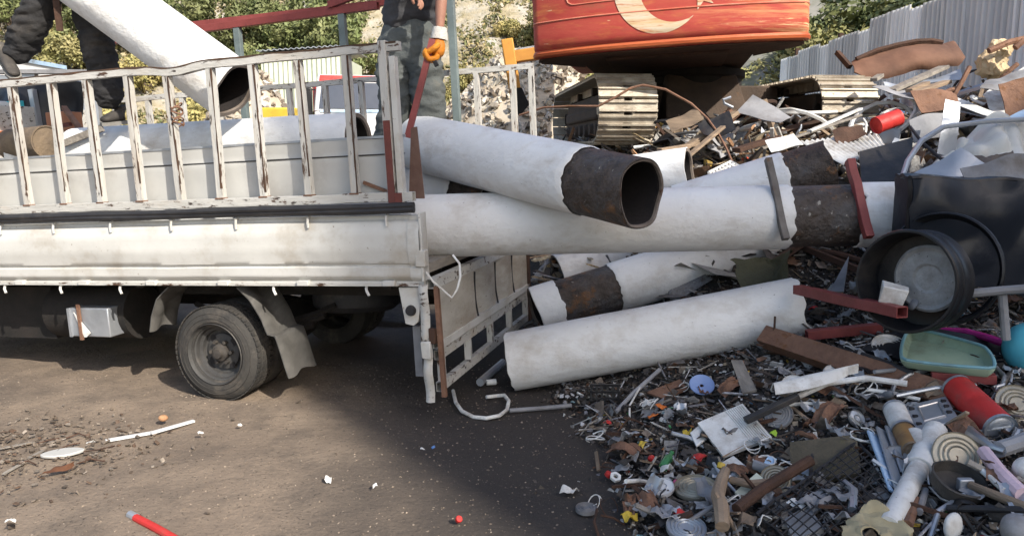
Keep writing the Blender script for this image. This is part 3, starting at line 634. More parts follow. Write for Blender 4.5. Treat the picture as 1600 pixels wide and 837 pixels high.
pipe('coated_pipe', A2+(A2-B2)*.35, B2, 'longest white pipe lying level out of the truck bed, bare band under two square bars', bands=((.768, .858),), seedv=3)
pipe('coated_pipe', P(797, 565, 5.22), P(1250, 480, 5.05), 'lowest white pipe lying on the ground, broken ragged at its upper end', rf=2.3, rag=(.02, .07), seedv=4)
A6, B6 = P(836, 488, 5.95), P(1230, 366, 6.35)
pipe('coated_pipe', A6, B6, 'sloping white pipe with a burnt brown band near its lower end beside the tailgate', bands=((.09, .30),), seedv=6, rag=(.03, 0))
pipe('coated_pipe', P(872, 432, 6.75), P(1120, 355, 7.1), 'white pipe mostly hidden behind the sloping banded pipe by the tailgate', seedv=7)
pipe('coated_pipe', P(560, 268, 6.2), P(770, 312, 5.6), 'white pipe in the truck tail squeezed under the tilted open pipe', bands=((.78, 1),), seedv=8)
pipe('coated_pipe', P(905, 292, 6.6), P(1078, 270, 6.25), 'short white pipe with a black open end behind the tilted pipe', seedv=9, rag=(.02, .03))
pipe('coated_pipe', P(1060, 330, 6.0), P(1300, 258, 5.75), 'white pipe with a torn dark end behind the two square bars', bands=((.72, 1),), seedv=10, rag=(.02, .06))
yb = .75
zz = T(330, 185, yb).z-RP
pipe('coated_pipe', TW(T(118, 205, yb).x, yb, zz), TW(T(560, 205, yb).x, yb, zz-.03), 'upper white pipe lying along the truck bed behind the rack under the workers', seedv=11)
pipe('coated_pipe', TW(-4.2, .36, .31), TW(T(175, 240, .36).x, .36, .31), 'white pipe at the front of the truck bed behind the rack', seedv=12)
pipe('coated_pipe', TW(-3.6, .82, .31), TW(-.6, .8, .31), 'white pipe on the bed floor under the upper pipe', seedv=13)
pipe('coated_pipe', TW(-3.9, 1.28, .31), TW(-.4, 1.26, .31), 'white pipe on the middle of the bed floor', seedv=14)
pipe('coated_pipe', TW(-4.0, 1.75, .31), TW(-.2, 1.74, .31), 'white pipe on the bed floor along the far rack', seedv=15)
pipe('coated_pipe', P(-60, -170, 5.75), P(366, 143, 5.2), 'white pipe being lifted steeply over the rack by the worker in black trousers', seedv=16, rag=(0, .03))
# ================================================================ people
def skin(nodes, edges, sub=2):
    names = list(nodes); me = bpy.data.meshes.new('t'); me.from_pydata([tuple(nodes[k][0]) for k in names], [(names.index(a), names.index(b)) for a, b in edges], [])
    o = bpy.data.objects.new('t', me); COL.objects.link(o)
    m = o.modifiers.new('s', 'SKIN'); sv = me.skin_vertices[0].data
    for i, k in enumerate(names):
        r = nodes[k][1]; sv[i].radius = r if isinstance(r, tuple) else (r, r)
    sv[0].use_root = True
    s = o.modifiers.new('d', 'SUBSURF'); s.levels = s.render_levels = sub
    dg = bpy.context.evaluated_depsgraph_get(); ev = o.evaluated_get(dg); e = ev.to_mesh()
    mb = MB(); mb.v = [v.co.copy() for v in e.vertices]; mb.f = [tuple(p.vertices) for p in e.polygons]
    ev.to_mesh_clear(); bpy.data.objects.remove(o); bpy.data.meshes.remove(me); return mb
def folds(mb, amp, f=9.0, seed=0, sq=(1, 1, 2.2)):
    bm = bmesh.new(); vs = [bm.verts.new(v) for v in mb.v]
    for q in mb.f:
        try: bm.faces.new([vs[i] for i in q])
        except ValueError: pass
    bm.normal_update(); N = [v.normal.copy() for v in vs]; bm.free()
    for i, v in enumerate(mb.v):
        q = Vector((v.x*f*sq[0], v.y*f*sq[1], v.z*f*sq[2]))
        k = 1-abs(noise.noise(q+Vector((seed, 0, 0))))*2.2; k += .5*noise.noise(q*2.3)
        mb.v[i] = v+N[i]*(k*amp)
    return mb
M['jeans'] = mat('grey_green_work_trousers', (.098, .106, .1), (.086, .096, .097), 5, .85, bump=.5, bs=40, dirt=.12, dc=(.17, .155, .125), ds=3)
M['blackcloth'] = mat('black_work_trousers', (.022, .022, .024), (.035, .034, .034), 5, .9, bump=.4, bs=40, dirt=.15, dc=(.09, .08, .07))
M['shirt'] = mat('dark_grey_tshirt', (.045, .045, .05), (.065, .065, .068), 4, .9, bump=.4, bs=30)
M['skin'] = mat('sunburnt_skin', (.36, .19, .13), (.29, .14, .1), 9, .55, bump=.1, bs=60)
M['hair'] = mat('dark_hair', (.02, .016, .013), None, 30, .6, bump=.6, bs=80)
M['glove'] = mat('orange_dipped_glove', (.72, .27, .02), (.55, .17, .02), 8, .55, bump=.4, bs=50, dirt=.3, dc=(.3, .14, .04))
M['cuff'] = mat('knitted_cuff', (.62, .6, .55), None, 20, .9, bump=.6, bs=120)
M['shoe'] = mat('dusty_work_shoe', (.03, .028, .027), (.07, .062, .055), 6, .7, bump=.3, dirt=.25, dc=(.2, .18, .15))
M['sole'] = mat('grey_shoe_sole', (.26, .25, .23), None, 6, .8)
def shoe(parent, heel, toe, up=(0, 0, 1), r=.05):
    heel, toe = Vector(heel), Vector(toe); a, d, u = frame(toe-heel, up); L = (toe-heel).length
    mb = skin({'h': (heel+u*.045, (.042, .048)), 'm': (heel.lerp(toe, .45)+u*.04, (.045, .042)), 't': (heel.lerp(toe, .85)+u*.022, (.048, .028)), 'e': (toe+u*.02, (.03, .018)), 'an': (heel.lerp(toe, .08)+u*.11, (.045, .05))},
              [('m', 'h'), ('m', 't'), ('t', 'e'), ('h', 'an')])
    o = mb.build('shoe', M['shoe'], parent, world=True)
    s = MB(); pts = [(-.02, .0), (.0, .038), (.3, .036), (.7, .05), (.93, .04), (1.03, .0), (.93, -.04), (.7, -.05), (.3, -.036), (0, -.038)]
    s.poly([heel+d*(t*L)+a*w_-u*.0 for t, w_ in pts], .026); s.build('shoe_sole', M['sole'], o, world=True)
def hand(parent, pos, fwd, palm, mat_, curl=1.4, s=1.0, side=1, grip=.022):
    # pos = wrist; fwd = along the fingers, palm = palm normal; fingers curl round towards the palm normal
    f = Vector(fwd).normalized(); p = Vector(palm); p = (p-f*p.dot(f)).normalized(); sd = f.cross(p)*side
    pos = Vector(pos); nodes = {'w': (pos, (.03*s, .024*s))}; edges = []
    gk = 1.45 if mat_ is M['glove'] else 1.0
    nodes['p'] = (pos+f*.045*s, (.043*s, .024*s*gk)); nodes['k'] = (pos+f*.085*s, (.042*s, .019*s*gk)); edges = [('w', 'p'), ('p', 'k')]
    mb = skin(nodes, edges)
    for i, (off, ln) in enumerate(((-.033, .074), (-.011, .083), (.011, .078), (.032, .062))):
        q = pos+f*.088*s+sd*off*s; ang = .15; pts = [q-f*.02*s]; ds = [ln*.44*s, ln*.32*s, ln*.26*s]
        pts.append(q)
        for k in range(3):
            ang += curl*(.75, .8, .6)[k]*(1+.06*i); dr = f*math.cos(ang)+p*math.sin(ang); q = q+dr*ds[k]; pts.append(q)
        fb = skin({str(k): (x, (.0115-.0012*max(k-1, 0))*s*(1+(gk-1)*.35)) for k, x in enumerate(pts)}, [(str(k), str(k+1)) for k in range(len(pts)-1)])
        mb.add(fb.v, fb.f)
    q = pos+f*.03*s-sd*.035*s; pts = [q, q+(f*.7-sd*.35+p*.5).normalized()*.032*s, q+(f*.8+sd*.05+p*.75).normalized()*.058*s, q+(f*.75+sd*.35+p*.8).normalized()*.074*s]
    fb = skin({str(k): (x, (.0145-.0015*k)*s) for k, x in enumerate(pts)}, [(str(k), str(k+1)) for k in range(3)]); mb.add(fb.v, fb.f)
    return mb.build('glove' if mat_ is M['glove'] else 'hand', mat_, parent, world=True, smooth=80)
def head(parent_nodes, neck, c, face, s=1.0):
    pass
def person(name, label, J, trouser, shirt, loc, K=1.0):
    """J: joint name -> point. Builds one continuous body, with clothing, shoes, hair and gloves as children."""
    root = empty('person', loc, label, 'person')
    j = {k: Vector(v) for k, v in J.items()}
    nod = {'hip': (j['hip'], (.13, .1)), 'waist': (j['waist'], (.13, .1)), 'chest': (j['chest'], (.15, .11)), 'neckb': (j['neckb'], (.075, .07)), 'neck': (j['neck'], .055), 'jaw': (j['neck'].lerp(j['head'], .5), (.062, .07)), 'head': (j['head'], (.078, .095)), 'crown': (j['head']+(j['head']-j['neck']).normalized()*.07, (.06, .07))}
    ed = [('hip', 'waist'), ('waist', 'chest'), ('chest', 'neckb'), ('neckb', 'neck'), ('neck', 'jaw'), ('jaw', 'head'), ('head', 'crown')]
    for s in 'lr':
        nod.update({s+'th': (j[s+'hipj'], .085), s+'kn': (j[s+'kn'], .058), s+'cf': (j[s+'kn'].lerp(j[s+'an'], .35), .058), s+'an': (j[s+'an'], .04)})
        ed += [('hip', s+'th'), (s+'th', s+'kn'), (s+'kn', s+'cf'), (s+'cf', s+'an')]
        nod.update({s+'sh': (j[s+'sh'], .058), s+'el': (j[s+'el'], .043), s+'fa': (j[s+'el'].lerp(j[s+'wr'], .35), .042), s+'wr': (j[s+'wr'], .028)})
        ed += [('neckb', s+'sh'), (s+'sh', s+'el'), (s+'el', s+'fa'), (s+'fa', s+'wr')]
    body = skin(nod, ed).build('body', M['skin'], root, world=True, smooth=80)
    # trousers
    nod = {'hip': (j['hip'], (.225, .16)), 'waist': (j['hip'].lerp(j['waist'], .75), (.19, .145))}; ed = [('hip', 'waist')]
    for s in 'lr':
        h, k, a = j[s+'hipj'], j[s+'kn'], j[s+'an']
        nod.update({s+'h': (h.lerp(k, .08), (.15, .15)), s+'m': (h.lerp(k, .55), .128*K), s+'k': (k, .118*K), s+'c': (k.lerp(a, .45), .12*K), s+'b': (k.lerp(a, .8), .114*K), s+'a': (a, .104*K)})
        ed += [('hip', s+'h'), (s+'h', s+'m'), (s+'m', s+'k'), (s+'k', s+'c'), (s+'c', s+'b'), (s+'b', s+'a')]
    mb = skin(nod, ed, 4); folds(mb, .02, 5.5, seed=len(label)); folds(mb, .006, 14, seed=2); mb.build('trousers', trouser, root, world=True, smooth=70)
    # shirt with short sleeves
    nod = {'w': (j['hip'].lerp(j['waist'], .12), (.225, .17)), 'm': (j['waist'], (.2, .16)), 'c': (j['chest'], (.185, .145)), 'n': (j['neckb'], (.1, .095))}; ed = [('c', 'm'), ('m', 'w'), ('c', 'n')]
    for s in 'lr':
        nod.update({s+'s': (j[s+'sh'], .085), s+'e': (j[s+'sh'].lerp(j[s+'el'], .7), .08)}); ed += [('n', s+'s'), (s+'s', s+'e')]
    mb = skin(nod, ed, 4); folds(mb, .017, 5, seed=3); folds(mb, .005, 13, seed=4); mb.build('shirt', shirt, root, world=True, smooth=70)
    # hair and face
    c = j['head']; upv = (c-j['neck']).normalized(); fc = Vector(j['face']).normalized(); fc = (fc-upv*fc.dot(upv)).normalized(); sd = fc.cross(upv)
    hm = skin({'a': (c+upv*.06-fc*.02, (.082, .092)), 'b': (c+upv*.0-fc*.045, (.075, .07)), 'c': (c-upv*.04-fc*.05, (.06, .05))}, [('a', 'b'), ('b', 'c')]); folds(hm, .006, 30); hm.build('hair', M['hair'], body, world=True)
    nm = skin({'a': (c+fc*.085+upv*.01, .012), 'b': (c+fc*.105-upv*.022, .017)}, [('a', 'b')]); nm.build('nose', M['skin'], body, world=True)
    for q in (-1, 1):
        MB().lathe([(0, .013), (.013, .006), (.014, 0), (0, -.004)], c+fc*.078+sd*q*.031+upv*.012, fc, 12).build('eye', M['hair'], body, world=True)
        skin({'a': (c+sd*q*.083-upv*.0, .012), 'b': (c+sd*q*.088-upv*.03, .01)}, [('a', 'b')]).build('ear', M['skin'], body, world=True)
    MB().tube([c+fc*.082-upv*.055-sd*.024, c+fc*.09-upv*.053, c+fc*.082-upv*.055+sd*.024], .006, 6).build('mouth', M['rackR'], body, world=True)
    return root, body, j
Y = 5.8
J = dict(hip=P(641, 62, Y), waist=P(640, 12, Y-.02), chest=P(652, -52, Y-.14), neckb=P(664, -98, Y-.26), neck=P(672, -116, Y-.32), head=P(686, -140, Y-.42), face=(.5, -.5, -.4),
         lhipj=P(617, 84, Y+.02), lkn=P(617, 165, Y-.02), lan=P(606, 258, Y+.05), rhipj=P(660, 84, Y-.02), rkn=P(670, 160, Y-.03), ran=P(676, 250, Y),
         lsh=P(622, -84, Y-.1), lel=P(606, -38, Y-.18), lwr=P(640, -8, Y-.35), rsh=P(688, -78, Y-.38), rel=P(690, -8, Y-.42), rwr=P(687, 48, Y-.45))
man, body, j = person('man', 'man in dark t-shirt and grey-green work trousers gripping a red bar in an orange glove', J, M['jeans'], M['shirt'], P(645, 262, Y))
hp = P(678, 78, Y-.45)
hand(man, P(686, 58, Y-.45), P(681, 92, Y-.46)-P(686, 58, Y-.45), Vector((-1, -.25, 0)), M['glove'], 1.5, 1.75, 1)
cf = MB().tube([P(688, 43, Y-.45), P(687, 52, Y-.45), P(686, 62, Y-.45)], [.05, .056, .06], 16); folds(cf, .003, 30).build('glove_cuff', M['cuff'], man, world=True)
hand(man, P(640, -8, Y-.35), Vector((.8, -.4, -.4)), Vector((0, -.3, -1)), M['skin'], .6, 1.0, 1)
shoe(man, P(607, 266, Y+.08), P(612, 272, Y-.18)); shoe(man, P(668, 262, Y+.04), P(684, 270, Y-.2))
MB().bb(0, 0, 0, 0, 0, 0) 
MB().beam(P(678, 93, Y-.52), P(683, 104, Y-.52), .03, .03).build('belt_clip', M['bplast'], man, world=True, bev=.004)
thing('pry_bar', 'long rust-red square bar held upright in the orange glove', 'bar', MB().sqtube(P(676, 62, Y-.49), P(637, 215, Y-.55), .042, .042, .008, n=6, jit=.002, up=(0, 1, 0)), M['red'])
Y = 5.7
J = dict(hip=P(108, -62, Y), waist=P(112, -125, Y-.02), chest=P(132, -200, Y-.1), neckb=P(150, -250, Y-.16), neck=P(158, -272, Y-.2), head=P(172, -305, Y-.26), face=(.8, -.3, -.4),
         lhipj=P(84, -48, Y+.02), lkn=P(56, 20, Y-.12), lan=P(26, 92, Y-.02), rhipj=P(130, -45, Y), rkn=P(150, 60, Y-.06), ran=P(176, 168, Y-.02),
         lsh=P(112, -222, Y-.02), lel=P(95, -150, Y-.22), lwr=P(130, -100, Y-.38), rsh=P(172, -232, Y-.2), rel=P(196, -165, Y-.3), rwr=P(168, -110, Y-.36))
man2, body2, j2 = person('man', 'man in black trousers straddling the load above the rack, lifting a pipe', J, M['blackcloth'], M['shirt'], P(176, 186, Y), .87)
hand(man2, P(130, -100, Y-.38), Vector((.6, -.3, -.5)), Vector((.3, -.3, -1)), M['glove'], .8, 1.1, 1)
hand(man2, P(168, -110, Y-.36), Vector((-.3, -.4, -.6)), Vector((-.3, -.3, -1)), M['glove'], .8, 1.1, 1)
shoe(man2, P(4, 90, Y-.02), P(26, 122, Y-.2), up=(-.3, 0, 1)); shoe(man2, P(196, 188, Y+.05), P(160, 192, Y-.16))
thing('iron_strap', 'dark flat iron strap hanging down beside the black trousers', 'strap', MB().beam(P(84, -30, 5.45), P(94, 49, 5.45), .045, .012, up=(0, 1, 0)), M['rustd'])
# ================================================================ excavator on the heap
M['exred'] = mat('worn_red_paint', (.36, .045, .035), (.42, .075, .05), 2.5, .72, rust=.50, rc=(.62, .2, .07), rs=2.6, st=(.9, 1, 4), edge=.22, bump=.1, bs=8, spk=.1, spc=(.6, .42, .25), sps=9, dirt=.12, dc=(.25, .09, .05))
def wear():
    m = M['exred']; N = m.node_tree.nodes; Lk = m.node_tree.links; b = N['Principled BSDF']; src = b.inputs['Base Color'].links[0].from_socket
    tc = N.new('ShaderNodeTexCoord'); sx = N.new('ShaderNodeSeparateXYZ'); Lk.new(tc.outputs['Object'], sx.inputs[0])
    def nz(st, s, d=8):
        mp = N.new('ShaderNodeMapping'); mp.inputs['Scale'].default_value = st; Lk.new(tc.outputs['Object'], mp.inputs[0])
        n = N.new('ShaderNodeTexNoise'); n.inputs['Scale'].default_value = s; n.inputs['Detail'].default_value = d; n.inputs['Roughness'].default_value = .7; Lk.new(mp.outputs[0], n.inputs['Vector']); return n.outputs['Fac']
    def band(st, s, k, lo, hi, c, src, zk=0):
        a = N.new('ShaderNodeMath'); a.operation = 'MULTIPLY_ADD'; a.inputs[1].default_value = k; Lk.new(sx.outputs['X'], a.inputs[0]); Lk.new(nz(st, s), a.inputs[2])
        a2 = N.new('ShaderNodeMath'); a2.operation = 'MULTIPLY_ADD'; a2.inputs[1].default_value = zk; Lk.new(sx.outputs['Z'], a2.inputs[0]); Lk.new(a.outputs[0], a2.inputs[2])
        r = N.new('ShaderNodeMapRange'); r.inputs['From Min'].default_value = lo; r.inputs['From Max'].default_value = hi; Lk.new(a2.outputs[0], r.inputs['Value'])
        x = N.new('ShaderNodeMix'); x.data_type = 'RGBA'; Lk.new(r.outputs[0], x.inputs[0]); Lk.new(src, x.inputs[6]); x.inputs[7].default_value = (*c, 1); return x.outputs[2]
    src = band((.35, 1, 6), 2.4, .2, .46, .68, (.6, .26, .12), src)
    src = band((.8, 1, 20), 2.2, .14, .58, .65, (.72, .48, .26), src)
    src = band((1.0, 1, 26), 2.6, .03, .64, .69, (.74, .6, .42), src)
    Lk.new(src, b.inputs['Base Color'])
wear()
M['exlip'] = mat('worn_orange_lip', (.52, .14, .05), (.4, .08, .03), 3, .5, rust=.3, rc=(.6, .33, .16), rs=4, st=(.5, 1, 3), edge=.2, bump=.2)
M['exwhite'] = mat('worn_white_emblem_paint', (.6, .52, .4), (.55, .38, .2), 3, .7, rust=.42, rc=(.62, .22, .08), rs=4, st=(.5, 1, 6), edge=.12, bump=.1)
M['exline'] = mat('rubbed_edge_paint', (.6, .24, .16), (.5, .12, .07), 5, .5)
M['shoe_st'] = mat('polished_track_steel', (.5, .45, .365), (.38, .33, .26), 7, .45, metal=.15, rust=.2, rc=(.24, .15, .08), bump=.4, dirt=.55, dc=(.24, .19, .14), ds=4)
M['under'] = mat('muddy_undercarriage', (.085, .06, .045), (.06, .045, .036), 5, .85, rust=.25, rc=(.13, .075, .045), bump=.5)
ex = empty('excavator', Matrix.Translation((2.2, 9.75, 1.72)) @ Matrix.Rotation(R(4), 4, 'Z'), 'red tracked excavator with a white crescent and star, standing on the scrap heap', 'excavator')
def track(xc):
    Lh, r = 1.55, .325; zc = .365; per = 4*Lh+2*math.pi*r; n = 62
    proto = None
    for k in range(n):
        s = per*k/n
        if s < 2*Lh: y, z, an = Lh-s, zc+r, 0           # top run towards the viewer
        elif s < 2*Lh+math.pi*r: t = (s-2*Lh)/r; y, z, an = -Lh-r*math.sin(t), zc+r*math.cos(t), t
        elif s < 4*Lh+math.pi*r: y, z, an = -Lh+(s-2*Lh-math.pi*r), zc-r, math.pi
        else: t = (s-4*Lh-math.pi*r)/r; y, z, an = Lh+r*math.sin(t), zc-r*math.cos(t), math.pi+t
        if k == 0 or proto is None:
            mb = MB(); p = per/n
            mb.bb(-.3, -.045, -p*.5+.006, p*.5-.004, 0, .018).bb(.045, .3, -p*.5+.006, p*.5-.004, 0, .018).bb(-.045, .045, -p*.5+.035, p*.5-.035, .001, .017)
            for yy in (-p*.36, p*.30): mb.bb(-.298, .298, yy-.009, yy+.009, .017, .042 if yy else .036)
            mb.bb(-.07, -.04, -p*.6, p*.6, -.09, -.0).bb(.04, .07, -p*.6, p*.6, -.09, -.0)
            o = mb.build('track_shoe', M['shoe_st'], ex, smooth=0); proto = o
        else: o = proto.copy(); COL.objects.link(o); o.parent = ex
        o.location = (xc, y, z); o.rotation_euler = (an, 0, 0)
    fr = MB().bb(xc-.14, xc+.14, -1.35, 1.35, .18, .56).bb(xc-.2, xc+.2, -1.2, 1.2, .28, .42)
    o = fr.build('track_frame', M['under'], ex, bev=.03)
    for yy in (-1.5, 1.5): MB().lathe([(.08, -.16), (.1, -.1), (.25, -.07), (.25, .07), (.1, .1), (.08, .16), (0, .16)], (xc, yy, .365), (1, 0, 0), 24).build('idler_wheel', M['under'], ex)
    for yy in np.linspace(-1.1, 1.1, 7): MB().lathe([(0, -.2), (.06, -.2), (.1, -.12), (.07, 0), (.1, .12), (.06, .2), (0, .2)], (xc, yy, .17), (1, 0, 0), 16).build('track_roller', M['under'], ex)
    for yy in (-.5, .6): MB().cyl((xc-.13, yy, .62), (xc+.13, yy, .62), .05).build('carrier_roller', M['under'], ex)
    s_ = 1 if xc < 0 else -1
    MB().poly([(xc-s_*.16, y, z) for y, z in ((-1.5, .27), (-1.5, .48), (-1.2, .55), (1.2, .55), (1.4, .35), (1.2, .18), (-1.2, .18))], .03).build('frame_plate', M['under'], ex)
    MB().lathe([(0, -.03), (.05, -.03), (.08, 0), (.08, .04)], (xc-s_*.2, -1.42, .365), (s_, 0, 0), 16).build('axle_cap', M['shoe_st'], ex)
track(-1.16); track(1.16)
MB().bb(-.95, .95, -.55, .55, .34, .7).add([(-.5, -.9, .3), (.5, -.9, .3), (.5, .9, .3), (-.5, .9, .3), (-.42, -.6, .82), (.42, -.6, .82), (.42, .6, .82), (-.42, .6, .82)], [(3, 2, 1, 0), (4, 5, 6, 7), (0, 1, 5, 4), (1, 2, 6, 5), (2, 3, 7, 6), (3, 0, 4, 7)]).build('car_body', M['under'], ex, bev=.02)
MB().lathe([(0, .68), (.62, .68), (.66, .72), (.66, .8), (.7, .82), (.7, .9), (0, .9)], (0, 0, 0), (0, 0, 1), 40).build('slew_ring', M['chassis'], ex)
# slewed upper structure
YW = Matrix.Translation((-.2, 0, 0)) @ Matrix.Rotation(R(-16), 4, 'Z') @ Matrix.Rotation(R(2.6), 4, 'Y').inverted()
def up(mb): return mb.xf(Matrix.Translation((0, 0, .02)) @ YW)
HWd, RB = 1.37, 2.42
def cw(u, z, off=0):                                   # rear counterweight surface; u in -1..1 across, z height
    au = abs(u); y = -(RB-.26*au**2.6); x = HWd*u
    if au > .93: k = (au-.93)/.07; y += .34*(1-math.sqrt(max(0, 1-k*k))); x = math.copysign(HWd*(.93+.055*k), u)
    b = .9
    tk = max(0, (b+.18-z)/.18); y += .14*tk**2; x *= 1-.02*tk**2
    n = Vector((.9*u**3, -1, -.1)).normalized()
    return Vector((x, y, z))+n*off
us = list(np.linspace(-1, 1, 81)); mb = MB()
def g(u, v): return cw(2*u-1, .9+1.05*v, .014*max(0, 1-abs((v-.09)/.05)))
mb.grid(g, 90, 34)
cwm = up(mb).build('counterweight', M['exred'], ex, smooth=50)
mb = MB(); mb.grid(lambda u, v: (lambda q: Vector((q.x*(1-.32*v), q.y+.5*v, q.z-.015*v)))(cw(2*u-1, .9)), 60, 6)
up(mb).build('counterweight_underside', M['rustd'], ex)
mb = MB()
for k in range(60):
    pass
mb.tube([cw(u, .945, .012) for u in np.linspace(-.985, .985, 70)], .035, 8); up(mb).build('bottom_lip', M['exlip'], cwm)
up(MB().tube([cw(u, 1.235, .002) for u in np.linspace(-.99, .99, 60)], .008, 6)).build('edge_line', M['exline'], cwm)
pl = [(-.69, 1.95), (-.69, 1.42), (-.68, 1.385), (-.655, 1.365)]+[(u, 1.36) for u in np.linspace(-.63, .9, 40)]
up(MB().tube([cw(u, z, .002) for u, z in pl], .007, 6)).build('panel_outline', M['exline'], cwm)
up(MB().tube([cw(u, .9+.0, .0) for u in np.linspace(-.99, .99, 60)], .012, 6)).build('bottom_seam', M['rustd'], cwm)
def emblem(outline_pairs):                             # strips between two outlines laid on the counterweight
    mb = MB(); n = len(outline_pairs)
    for i in range(n-1):
        (a0, b0), (a1, b1) = outline_pairs[i], outline_pairs[i+1]; K = 5
        L = []
        for k in range(K+1):
            f = k/K
            for (a, b) in ((a0, b0), (a1, b1)): L.append(cw((a[0]*(1-f)+b[0]*f)/HWd, a[1]*(1-f)+b[1]*f, .006))
        mb.add(L, [(2*k, 2*k+1, 2*k+3, 2*k+2) for k in range(K)])
    return up(mb)
cx, cz, ro, ri, dx = -.06, 1.44, .42, .325, .145
pairs = []
# crescent: outer circle and shifted inner circle meeting at the horns
xi = (dx*dx+ro*ro-ri*ri)/(2*dx); th = math.acos(xi/ro)
for k in range(61):
    t = th+(2*math.pi-2*th)*k/60; o_ = (cx+ro*math.cos(t), cz+ro*math.sin(t))
    i0 = math.atan2(ro*math.sin(th), xi-dx); t2 = i0+(2*math.pi-2*i0)*k/60
    pairs.append((o_, (cx+dx+ri*math.cos(t2), cz+ri*math.sin(t2))))
emblem(pairs).build('crescent', M['exwhite'], cwm, smooth=60)
sx_, sz_ = .33, 1.33; so, si = .13, .05
star = []
for k in range(11):
    t = math.pi+k*math.pi/5; rr = so if k % 2 == 0 else si; star.append(((sx_, sz_), (sx_+rr*math.cos(t), sz_+rr*math.sin(t))))
emblem(star).build('star', M['exwhite'], cwm, smooth=60)
up(MB().bb(-.9, .9, -1.7, 1.6, .89, 1.08).bb(-.62, .62, -1.9, -.4, .86, .93)).build('deck_frame', M['rustd'], ex, bev=.02)
up(MB().bb(-1.33, 1.33, -1.9, .2, 1.08, 2.0)).build('engine_hood', M['exred'], ex, bev=.06)
up(MB().bb(-1.33, -.4, .2, 1.6, 1.08, 2.75)).build('cab', M['exred'], ex, bev=.08)
up(MB().bb(-1.34, -1.335, .35, 1.45, 1.75, 2.6).bb(-1.2, -.55, 1.6, 1.606, 1.7, 2.6)).build('cab_window', M['bplast'], ex)
up(MB().beam((.1, 1.2, 1.3), (.1, 3.6, 4.6), .42, .6).beam((.1, 3.5, 4.55), (.1, 6.4, 3.4), .4, .55)).build('boom', M['exred'], ex, bev=.03)
# ================================================================ corrugated fence
M['fence'] = mat('weathered_grey_sheet', (.76, .755, .73), (.64, .635, .615), 2.5, .5, metal=.0, rust=.1, rc=(.25, .15, .1), bump=.2, var=.35, st=(1, 1, .35))
fe = empty('sheet_fence', (6.9, 9, 2.1), 'tall grey fence of uneven upright metal sheets behind the heap', 'fence')
def fsheet(p, d, w_, h, lean, b=.018):
    d = Vector(d); nrm = Vector((-d.y, d.x, 0))
    def f(u, v):
        c = .022*max(-1, min(1, 2.2*math.sin(u*w_*2*math.pi/.15))); bend = random.seed
        return Vector(p)+d*(u*w_+lean*v*h)+nrm*(c+b*math.sin(v*2+p[1]))+Vector((0, 0, v*h))
    o = MB().grid(f, int(w_/.0125), 4).build('fence_sheet', M['fence'], fe, world=True, smooth=30); return o
y = 7.2; i = 0
random.seed(21)
while y < 20:
    w_ = random.choice((.55, .62, .7)); h = 2.0+random.uniform(-.09, .1)+.14*max(0, 12.5-y)
    zb = 2.15-.02*(y-9)
    fsheet((6.95+random.uniform(-.012, .012), y-.05, zb-.35), (0, 1, 0), w_+.11, h+.35, random.gauss(.0, .012)); y += w_
x = 6.8
while x > -.5:
    w_ = .62; h = 1.35+random.uniform(-.15, .12); fsheet((x, 20.2+random.uniform(-.04, .04), 1.6), (-1, 0, 0), w_+.02, h, random.gauss(0, .02)); x -= w_
for y in (7.4, 9.6, 11.9, 14.3, 16.8, 19.3): MB().beam((7.06, y, 1.6), (7.06, y, 4.1), .09, .09).build('fence_post', M['rustd'], fe, world=True)
for z in (2.6, 3.7): MB().beam((7.03, 7.2, z), (7.03, 20, z), .06, .05).build('fence_rail', M['rustd'], fe, world=True)
# ================================================================ trees and bushes on the hill
M['leafD'] = mat('dark_green_leaves', (.12, .15, .055), (.19, .2, .085), .8, .6, var=.3)
M['leafO'] = mat('ochre_dry_leaves', (.42, .34, .14), (.29, .27, .1), .8, .6, var=.3)
M['leafG'] = mat('olive_leaves', (.24, .24, .09), (.33, .29, .13), .7, .6, var=.25)
M['bark'] = mat('grey_bark', (.12, .09, .065), None, 8, .9, bump=.6)
def tree_proto(seed, r, h, n, leaf, ls, mt, name, tall):
    rnd = np.random.default_rng(seed); cl = []
    for k in range(int(16)):
        a = rnd.uniform(0, 6.28); q = rnd.uniform(.1, .95); z = rnd.uniform(.1, 1)
        rad = r*(.95-.5*abs(z-.4)); cl.append((rad*q*math.cos(a), rad*q*math.sin(a), tall+h*z, r*rnd.uniform(.22, .42)))
    V = []; Fc = []
    for k in range(n):
        c = cl[rnd.integers(len(cl))]; dv = rnd.normal(size=3); dv /= np.linalg.norm(dv); p = np.array(c[:3])+dv*c[3]*rnd.uniform(.6, 1.08)
        a = rnd.normal(size=3); a /= np.linalg.norm(a); b = np.cross(a, dv); b /= (np.linalg.norm(b)+1e-6); s = ls*rnd.uniform(.5, 1.2); b2 = len(V)
        V += [tuple(p-a*s), tuple(p+b*s*.5), tuple(p+a*s), tuple(p-b*s*.5)]; Fc.append((b2, b2+1, b2+2, b2+3))
    root = empty(name, (0, 0, 0)); WM[root.name] = Matrix()
    mb = MB(); mb.v = [Vector(v) for v in V]; mb.f = Fc; mb.build('crown', mt, root, smooth=0)
    tk = MB().tube([(0, 0, -.6), (.05, .02, tall*.6), (.02, .08, tall+h*.55)], [.13, .1, .03], 7)
    for c in cl[:7]: tk.tube([(.03, .03, tall*.7), (c[0]*.5, c[1]*.5, tall*.6+c[2]*.4), c[:3]], [.06, .04, .015], 5)
    tk.build('trunk', M['bark'], root); return root
